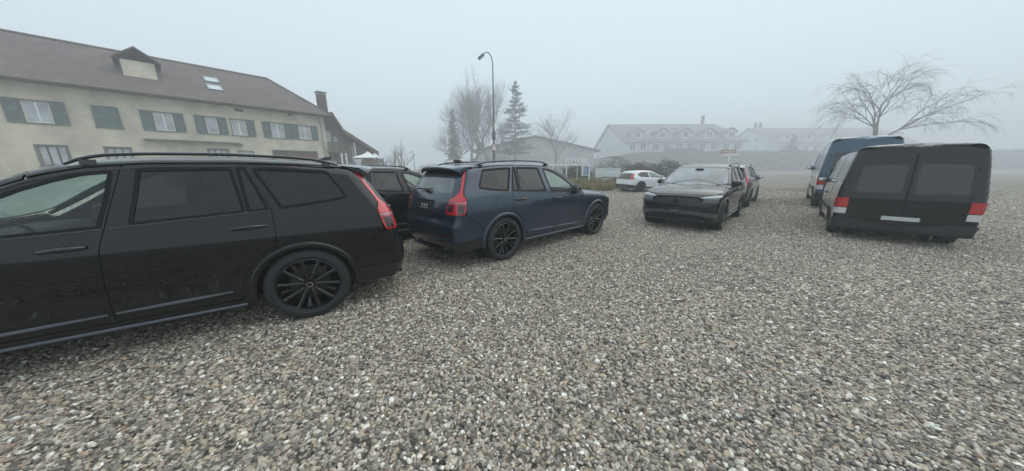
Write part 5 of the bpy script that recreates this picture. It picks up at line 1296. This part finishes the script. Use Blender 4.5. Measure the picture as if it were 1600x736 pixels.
bare_tree(41, (-44, 52, 0), 14.0, 'bare tree behind the far end of the farmhouse', lev=5, r=.3, frac=.30)

# ------------------------------------------------------------------ bushes and hedges
def bush(name, loc, size, n, label, mat, leaf=.08, seed=1, cat='bush', group=None, stems=12):
    R = np.random.default_rng(seed); t = empty(name, loc, 0, label=label, cat=cat, group=group)
    u = R.normal(size=(n, 3)); u /= np.linalg.norm(u, axis=1, keepdims=True); rr = R.uniform(.35, 1, n) ** .5
    k = R.normal(size=(9, 3)); k /= np.linalg.norm(k, axis=1, keepdims=True); lump = 1 + .22 * np.max(u @ k.T, axis=1) + .10 * np.sin(u[:, 0] * 7 + u[:, 2] * 9)
    C_ = u * (rr * lump)[:, None] * np.array(size) / 2 * .9; C_[:, 2] = np.abs(C_[:, 2] + size[2] * .12) * 1.0 + .02; C_[:, 2] = C_[:, 2] / C_[:, 2].max() * size[2]
    V, F = quads(C_, None, leaf, R); link('foliage', tri_mesh('foliage', V, F), mat, t)
    m = MB()
    for i in range(stems): a = R.uniform(0, 6.28); L = R.uniform(.3, .8); m.tube([(0, 0, 0), (math.cos(a) * size[0] * .2 * L, math.sin(a) * size[1] * .2 * L, size[2] * .45 * L), (math.cos(a) * size[0] * .42 * L, math.sin(a) * size[1] * .42 * L, size[2] * .85 * L)], [.03, .02, .008], 4)
    link('stem', m.mesh('stem'), M['bark'], t); return t
M['bankscrub'] = simple('bank_scrub', (.075, .062, .048), .95, noise=.3, nscale=.3)
M['scrub'] = simple('winter_scrub', (.085, .080, .055), .95, noise=.35, nscale=1.5); M['hedge'] = simple('dull_hedge', (.095, .10, .075), .95, noise=.4, nscale=1.5); M['brownhedge'] = simple('brown_hedge', (.11, .078, .055), .95, noise=.3, nscale=1.5)
BG = 'bushes along the far edge of the yard'
for i, (x, y, s_, mt, lb) in enumerate([
    (4.1, 33, (3.0, 2.2, 2.0), 'brownhedge', 'rusty brown bush behind the left half of the white frame'), (7.6, 34, (4.2, 2.6, 2.1), 'hedge', 'round green-grey bush behind the right half of the white frame'),
    (17.0, 48, (6.4, 3.4, 3.5), 'hedge', 'dark round bush between the framed sign and the small shed'), (26.0, 57, (7.0, 3.4, 3.0), 'scrub', 'grey bush to the right of the small shed'),
    (15.6, 36, (3.6, 2.4, 2.3), 'brownhedge', 'brown bush behind the white banner'), (19.2, 36, (5.6, 3, 2.7), 'scrub', 'wide scrubby bush behind the white hatchback'),
    (-2.2, 80, (12, 4, 5.0), 'scrub', 'low scrub at the foot of the tall pine'), (-11, 81, (13, 4, 4.2), 'brownhedge', 'brown undergrowth below the bare tree cluster'), (-22, 82, (10, 4, 3.2), 'scrub', 'pale scrub left of the narrow spruce'),
    (15.5, 74, (12, 4, 3.6), 'scrub', 'scrub in front of the long low barn')]):
    bush('bush', (x, y, 0), s_, 8000, lb, M[mt], leaf=.075, seed=50 + i, group=BG)

# ------------------------------------------------------------------ long barn behind the pine
BN = empty('long_barn', (9.8, 125, -.4), 0, label='wide low barn with a shallow gable behind the pine', cat='barn')
M['slate'] = rows_mat('grey_brown_tiles', (.24, .21, .20), (.19, .165, .16), .3, .4)  # tile colour raised to mute far roofs as thicker haze would
M['blockwall'] = simple('pale_block_wall', (.50, .50, .49), .9, noise=.15, nscale=1)  # wall tone lifted to fade the barn like fog
BN.scale = (1.28, 1.28, 1.28)
m = MB(); m.prism([(-19, 0), (19.4, 0), (19.4, 7.1), (0, 11.3), (-19, 7.1)], 0, 30); link('wall', m.mesh('wall'), M['blockwall'], BN)
m = MB(); m.prism([(-21, 6.85), (0, 11.42), (21.2, 6.8), (21.2, 7.25), (0, 11.95), (-21, 7.3)], -1.2, 31); link('roof', m.mesh('roof'), M['slate'], BN)
for k in range(22): link('cladding_board', MB().box(-18.6 + k * 1.72, -16.95 + k * 1.72, -.16, -.004, 4.9, 6.7).mesh('cladding_board'), M['blockwall'], BN)
m = MB(); m.box(10.0, 17.2, -.24, -.17, 2.2, 4.7); pn = link('light_panel', m.mesh('light_panel'), M['winwhite'], BN)
for k in range(4): link('window', MB().box(11.4 + k * 1.1, 11.95 + k * 1.1, -.29, -.245, 2.9, 4.5).mesh('window'), M['pane'], BN)
# ------------------------------------------------------------------ frame sign and banner in front of the bushes
FS = empty('framed_sign', (3.0, 26.2, 0), 0, label='long white framed sign with a blue notice at its right end', cat='sign')
m = MB(); m.box(-.6, 4.02, 0, .07, 1.82, 2.0); m.box(3.90, 4.02, -.002, .072, .4, 1.818); m.box(1.85, 1.95, 0, .07, 0, 1.815); m.box(-.6, -.5, 0, .07, 0, 1.815); m.box(2.85, 2.89, .01, .06, .5, 1.815); link('frame', m.mesh('frame'), M['whitewood'], FS)
m = MB(); m.box(3.25, 3.895, .01, .06, .95, 1.812); bd = link('notice_board', m.mesh('notice_board'), M['winwhite'], FS)
m = MB(); m.box(3.42, 3.88, .0, .008, 1.02, 1.72); link('blue_notice', m.mesh('blue_notice'), simple('notice_blue', (.10, .24, .42), .6, noise=.5, nscale=14), bd)
m = MB(); m.box(3.5, 3.78, .0, .008, 1.75, 1.79); link('red_print', m.mesh('red_print'), simple('notice_red', (.5, .06, .05), .6), bd)
m = MB(); [m.box(3.46, 3.46 + w_, -.006, -.001, z, z + .035) for z, w_ in ((1.60, .34), (1.50, .26), (1.36, .36), (1.24, .30), (1.12, .34))]; link('printed_lines', m.mesh('printed_lines'), M['winwhite'], bd)
link('foot_post', MB().box(3.93, 3.99, .005, .065, 0, .398).mesh('foot_post'), M['whitewood'], FS)
BNR = empty('fence_banner', (7.45, 26.0, 0), 0, label='white mesh banner with faded print beside the framed sign', cat='banner')
V = []; F = []; 
for i in range(25):
    for j in range(7): V.append((i * 2.25 / 24, .03 * math.sin(i * .9) + .02 * math.sin(j * 2), .84 + j * .77 / 6 - .02 * math.sin(i * PI / 24 * 3)))
for i in range(24):
    for j in range(6): F.append((i * 7 + j, (i + 1) * 7 + j, (i + 1) * 7 + j + 1, i * 7 + j + 1))
m = MB(); m.add(V + [(x, y + .006, z) for x, y, z in V], F + [tuple(k + len(V) for k in f[::-1]) for f in F])
def banner_mat():
    m, n, b = new_mat('banner_print'); b.inputs['Roughness'].default_value = .7; tc = N(n, 'ShaderNodeTexCoord')
    v = N(n, 'ShaderNodeTexVoronoi'); v.inputs['Scale'].default_value = 3.2; n.links.new(tc.outputs['Object'], v.inputs[0]); r = ramp(n, [(.0, (.34, .40, .36)), (.22, (.62, .64, .62)), (.5, (.74, .75, .75))]); n.links.new(v.outputs['Distance'], r.inputs[0]); n.links.new(r.outputs[0], b.inputs['Base Color']); return m
link('cloth', m.mesh('cloth', smooth=True), banner_mat(), BNR)
for x in (0, 1.1, 2.24): link('post', MB().tube([(x, .06, 0), (x, .06, 1.66)], .03, 6).mesh('post'), M['metal'], BNR)

# ------------------------------------------------------------------ dry grass strip
def grass(name, poly, n, h, mat, seed, kind='stuff'):
    R = np.random.default_rng(seed); P = np.array(poly); lo, hi = P.min(0), P.max(0); p = R.uniform(lo, hi, (n * 2, 2)); p = p[inside(p, poly)][:n]
    dens = np.sin(p[:, 0] * 1.9 + 1.3 * np.sin(p[:, 1] * 1.1)) * np.sin(p[:, 1] * 1.6 + p[:, 0] * .7)
    hh = h * (.55 + .35 * dens + R.uniform(0, .5, len(p))).clip(.25, 1.6); a = R.uniform(0, 6.28, len(p)); lean = R.normal(0, .28, (len(p), 2)) * hh[:, None]; wd = R.uniform(.012, .03, len(p)) * 1.2
    z0 = np.zeros(len(p)) - .01; dx = np.cos(a) * wd; dy = np.sin(a) * wd
    b0 = np.stack([p[:, 0] - dx, p[:, 1] - dy, z0], -1); b1 = np.stack([p[:, 0] + dx, p[:, 1] + dy, z0], -1)
    m0 = np.stack([p[:, 0] + lean[:, 0] * .35 - dx * .7, p[:, 1] + lean[:, 1] * .35 - dy * .7, hh * .6], -1); m1 = np.stack([p[:, 0] + lean[:, 0] * .35 + dx * .7, p[:, 1] + lean[:, 1] * .35 + dy * .7, hh * .6], -1)
    t = np.stack([p[:, 0] + lean[:, 0], p[:, 1] + lean[:, 1], hh], -1); V = np.stack([b0, b1, m1, m0, t], 1).reshape(-1, 3); k = np.arange(len(p)) * 5
    F = np.concatenate([np.stack([k, k + 1, k + 2], -1), np.stack([k, k + 2, k + 3], -1), np.stack([k + 3, k + 2, k + 4], -1)]); o = link(name, tri_mesh(name, V, F), mat); o['kind'] = kind; return o
def grass_mat(name, stops):
    m, n, b = new_mat(name); b.inputs['Roughness'].default_value = .9; g = N(n, 'ShaderNodeNewGeometry'); r = ramp(n, stops); n.links.new(g.outputs['Random Per Island'], r.inputs[0])
    t = N(n, 'ShaderNodeTexNoise'); t.inputs['Scale'].default_value = .8; n.links.new(g.outputs['Position'], t.inputs[0]); r2 = ramp(n, [(.35, (.75, .85, .7)), (.65, (1.2, 1.08, .95))]); n.links.new(t.outputs[0], r2.inputs[0])
    mx = N(n, 'ShaderNodeMix', data_type='RGBA', blend_type='MULTIPLY'); mx.inputs[0].default_value = 1; n.links.new(r.outputs[0], mx.inputs[6]); n.links.new(r2.outputs[0], mx.inputs[7]); n.links.new(mx.outputs[2], b.inputs['Base Color']); return m
M['drygrass'] = grass_mat('dry_grass', [(0, (.13, .125, .065)), (.35, (.24, .205, .115)), (.7, (.34, .285, .165)), (1, (.45, .39, .26))])
gpoly = [(-9, 24.5), (-2, 23.6), (2.5, 23.2), (5.4, 21.9), (6.6, 20.4), (7.3, 20.9), (7.9, 22.6), (12.8, 24.4), (14.5, 27.5), (12, 28.5), (4, 29.5), (-9, 30)]
grass('dry_grass', gpoly, 52000, .62, M['drygrass'], 4)
m = MB(); m.prism(gpoly, -.02, .012, 'z'); link('grass_soil', m.mesh('grass_soil'), simple('soil', (.09, .075, .05), .95, noise=.3, nscale=2))['kind'] = 'structure'
for i, (x, y, s_) in enumerate([(9.25, 24.4, (1.7, 1.2, .95)), (6.9, 24.9, (1.5, 1.0, .55)), (12.3, 25.4, (2.4, 1.2, .85)), (4.6, 23.6, (1.8, 1.0, .60))]):
    bush('weed_clump', (x, y, 0), s_, 1500, ['olive weed clump under the white banner', 'low weeds below the blue notice', 'tangled weeds behind the white hatchback', 'low weeds beside the bonnet of the blue SUV'][i], M['scrub'], leaf=.05, seed=90 + i, cat='weeds', group='weed clumps in the dry grass', stems=6)

# ------------------------------------------------------------------ embankment with the terraces on top
def bank_h(x, y):
    t = np.clip((y - (119 - .02 * x)) / 24, 0, 1); s_ = np.clip((x - 31) / 30, 0, 1); return 8.45 * (t * t * (3 - 2 * t)) * (s_ * s_ * (3 - 2 * s_))
ex = np.linspace(26, 470, 150); ey = np.concatenate([np.linspace(110, 148, 34), np.linspace(153, 480, 14)]); EX, EY = np.meshgrid(ex, ey)
ez = bank_h(EX, EY) + .10 * np.sin(EX * 1.1) * np.sin(EY * 1.7) * (bank_h(EX, EY) > .3) - .02
nx = len(ex); ny = len(ey); ii = (np.arange(ny - 1)[:, None] * nx + np.arange(nx - 1)).ravel()
link('embankment', tri_mesh('embankment', np.stack([EX, EY, ez], -1).reshape(-1, 3), np.stack([ii, ii + 1, ii + nx + 1, ii + nx], -1), True), simple('embankment_earth', (.085, .075, .06), .95, noise=.35, nscale=.4, bump=.6, bscale=2))['kind'] = 'structure'
R = np.random.default_rng(8); n_ = 60000; px = R.uniform(34, 290, n_); py = R.uniform(115, 143, n_); pz = bank_h(px, py); ok = pz > .25; px, py, pz = px[ok], py[ok], pz[ok]
C_ = np.stack([px, py, pz + R.uniform(.05, .8, len(px)) * (1 + .8 * np.sin(px * .8) * np.sin(py))], -1); V, F = quads(C_, None, .20, R); link('bank_scrub', tri_mesh('bank_scrub', V, F), M['bankscrub'])['kind'] = 'stuff'
M['render_white'] = stucco('white_render', (.74, .75, .74), (.66, .67, .66))
M['houseglass'] = simple('dark_house_window', (.05, .06, .07), .08, coat=1)
def small_window(parent, x0, x1, z0, z1, y=0, mull=1, Mx=None):
    w_ = MB(); f = .09; w_.box(x0 - .02, x0 + f, y - .05, y + .02, z0, z1); w_.box(x1 - f, x1 + .02, y - .05, y + .02, z0, z1); w_.box(x0 + f, x1 - f, y - .05, y + .02, z0, z0 + f); w_.box(x0 + f, x1 - f, y - .05, y + .02, z1 - f, z1)
    for k in range(mull): c = x0 + (x1 - x0) * (k + 1) / (mull + 1); w_.box(c - .05, c + .05, y - .045, y + .02, z0 + f, z1 - f)
    o = link('window', w_.mesh('window'), M['winwhite'], parent); g = MB(); g.box(x0 + .03, x1 - .03, y - .02, y - .005, z0 + .03, z1 - .03); link('pane', g.mesh('pane'), M['houseglass'], o)
    if Mx is not None: o.matrix_local = Mx
    return o
def terrace(loc, L, D, ze, zr, units, label, x_dorm, z0, dw=2.3, chim=(), gable_win=True, endpair=None, wz_=(6.2, 7.9)):
    T_ = empty('terraced_house', loc, 0, label=label, cat='house', group='white terraced houses on the embankment'); b = z0 - 1.2; T_.scale = (1.875, 1.875, 1.875)
    m = MB(); m.prism([(0, b), (D, b), (D, ze), (D / 2, zr - .15), (0, ze)], 0, .3, 'x'); m.prism([(0, b), (D, b), (D, ze), (D / 2, zr - .15), (0, ze)], L - .3, L, 'x'); m.box(.3, L - .3, 0, .3, b, ze); m.box(.3, L - .3, D - .3, D, b, ze); link('wall', m.mesh('wall'), M['render_white'], T_)
    s_ = (zr - ze) / (D / 2); o_ = .9; rf = MB(); rf.prism([(-o_, ze - o_ * s_ + .12), (D / 2, zr), (D + o_, ze - o_ * s_ + .12), (D + o_, ze - o_ * s_ - .12), (D / 2, zr - .28), (-o_, ze - o_ * s_ - .12)], -.7, L + .9, 'x'); roof = link('roof', rf.mesh('roof'), M['slate'], T_)
    m = MB(); m.tube([(-.7, -o_, ze - o_ * s_), (L + .9, -o_, ze - o_ * s_)], .09, 6); link('gutter', m.mesh('gutter'), M['metal'], roof)
    for k, x in enumerate(x_dorm):
        dz0 = ze + s_ * .8; h_ = 2.0; d = MB(); d.prism([(x - dw / 2, dz0), (x + dw / 2, dz0), (x + dw / 2, dz0 + h_), (x, dz0 + h_ + .75), (x - dw / 2, dz0 + h_)], .8, .8 + (h_ + .6) / s_ if s_ > .3 else 6)
        dm = link('dormer', d.mesh('dormer'), M['render_white'], T_)
        r_ = MB(); ye = .8 + (h_ + .8) / s_; r_.prism([(x - dw / 2 - .4, dz0 + h_ - .30), (x, dz0 + h_ + .82), (x + dw / 2 + .4, dz0 + h_ - .30), (x + dw / 2 + .4, dz0 + h_ - .14), (x, dz0 + h_ + 1.0), (x - dw / 2 - .4, dz0 + h_ - .14)], .35, ye); link('dormer_roof', r_.mesh('dormer_roof'), M['slate'], dm)
        f = MB(); f.box(x - .72, x + .72, .74, .79, dz0 + .45, dz0 + 1.85); link('window', f.mesh('window'), M['winwhite'], dm); gg = MB(); gg.box(x - .62, x - .05, .72, .738, dz0 + .55, dz0 + 1.75); gg.box(x + .05, x + .62, .72, .738, dz0 + .55, dz0 + 1.75); link('pane', gg.mesh('pane'), M['houseglass'], dm)
    for k in range(units):
        ux = L / units * k
        small_window(T_, ux + L / units * .20, ux + L / units * .44, wz_[0], wz_[1]); small_window(T_, ux + L / units * .66, ux + L / units * .90, wz_[0], wz_[1])
        m = MB(); m.box(ux + L / units - .18, ux + L / units - .08, -.12, -.003, b, ze - .3); link('downpipe', m.mesh('downpipe'), M['metal'], T_)
    if gable_win:
        Gm = Matrix.Rotation(-PI / 2, 4, 'Z')
        for y0_, z_ in ((D * .32, wz_[0] + 4.2), (D * .52, wz_[0] + 4.2), (D * .30, wz_[0] + .2), (D * .52, wz_[0] + .2)):
            g = MB(); g.box(-.05, -.003, y0_, y0_ + .95, z_, z_ + 1.6); q = link('window', g.mesh('window'), M['houseglass'], T_)
    for cx, cz in chim:
        m = MB(); m.box(cx - .3, cx + .3, D / 2 - .4, D / 2 + .4, zr - .5, cz); c_ = link('chimney', m.mesh('chimney'), M['brickch'], T_); link('chimney_cap', MB().box(cx - .38, cx + .38, D / 2 - .48, D / 2 + .48, cz + .002, cz + .1).mesh('chimney_cap'), M['metal'], c_)
    return T_
terrace((57.0, 150, -1.4), 31.4, 27.5, 8.75, 14.75, 5, 'white terraced house row with five dormers on the embankment', [3.45, 10.1, 16.4, 22.7, 28.6], 4.6, chim=((28.5, 17.0),), wz_=(6.2, 7.9))
terrace((166.2, 187.5, -1.4), 46, 25, 9.9, 15.9, 6, 'fainter white house row farther off at the right', [3.9, 11.2, 18.5, 26, 33.5, 41], 4.8, dw=2.6, chim=((2.0, 17.6), (3.8, 17.6)), wz_=(6.6, 8.8))
m = MB(); m.box(0, 13.5, -.05, .05, 5.0, 6.3)
PW = empty('garden_wall', (75.4, 146.6, -1.4), 0, label='dark garden fence panel in front of the five-dormer row', cat='fence')
PW.scale = (1.875, 1.875, 1.875)
for k in range(6): link('panel', MB().box(k * 1.7, k * 1.7 + 1.62, -.04, .04, 4.9, 6.55).mesh('panel'), M['eaves'], PW)
PR = empty('terrace_railing', (97.5, 145, -1.4), 0, label='white railing along the top of the embankment', cat='railing')
PR.scale = (1.875, 1.875, 1.875)
for k in range(9): link('post', MB().box(k * 1.5 - .04, k * 1.5 + .04, -.04, .04, 4.9, 6.0).mesh('post'), M['whitewood'], PR)
link('rail', MB().box(-.1, 12.1, -.045, .045, 5.9, 6.02).mesh('rail'), M['whitewood'], PR); link('rail', MB().box(-.1, 12.1, -.045, .045, 5.3, 5.42).mesh('rail'), M['whitewood'], PR)
SH = empty('garden_shed', (34.5, 107, 0), 0, label='small white shed with a grey roof below the row of houses', cat='shed')
SH.scale = (1.77, 1.77, 1.5)
link('wall', MB().box(0, 3.4, 0, 3, 0, 3.35).mesh('wall'), M['render_white'], SH); m = MB(); m.prism([(-.35, 3.36), (3.8, 3.56), (3.8, 3.72), (.5, 3.80), (-.35, 3.50)], -.4, 3.4); link('roof', m.mesh('roof'), M['slate'], SH)
SB = empty('roadside_board', (34.0, 46.5, 0), 0, label='red and white board on a pole in front of the embankment', cat='sign')
link('post', MB().tube([(.2, 0, 0), (.2, 0, 4.3)], .07, 8).mesh('post'), M['whitewood'], SB); link('board', MB().box(-1.2, 1.1, -.06, .06, 3.75, 4.30).mesh('board'), simple('board_red', (.36, .13, .12), .5), SB); link('lower_board', MB().box(-.9, 1.7, -.05, .05, 3.45, 3.73).mesh('lower_board'), M['whitewood'], SB)
m = MB(); [m.box(-1.05 + i * .30, -.88 + i * .30, -.068, -.062, 3.92, 4.14) for i in range(7)]; link('board_print', m.mesh('board_print'), M['winwhite'], SB)
# broken whitish sapling and pale heap at the foot of the bank
bare_tree(61, (30.5, 40.5, 0), 2.3, 'short leaning sapling past the second row of cars', lev=3, r=.06, name='sapling', spread=.5, frac=.45)
conifer(12, (144, 153, 7.0), 11.2, 4.8, 'dark conifer in front of the fainter house row', 'spruce', .02)

# ------------------------------------------------------------------ haze
m = MB(); m.box(-450, 490, -60, 510, -2.4, 42.0); hz = link('haze', m.mesh('haze')); hz['kind'] = 'stuff'
hm = bpy.data.materials.new('haze'); hm.use_nodes = True; n = hm.node_tree; n.nodes.clear(); o = N(n, 'ShaderNodeOutputMaterial'); pv = N(n, 'ShaderNodeVolumePrincipled')
pv.inputs['Color'].default_value = (.86, .89, .915, 1); pv.inputs['Density'].default_value = HAZE_DENSITY; pv.inputs['Anisotropy'].default_value = .1; n.links.new(pv.outputs[0], o.inputs['Volume']); hz.data.materials.append(hm)
hm.cycles.homogeneous_volume = True
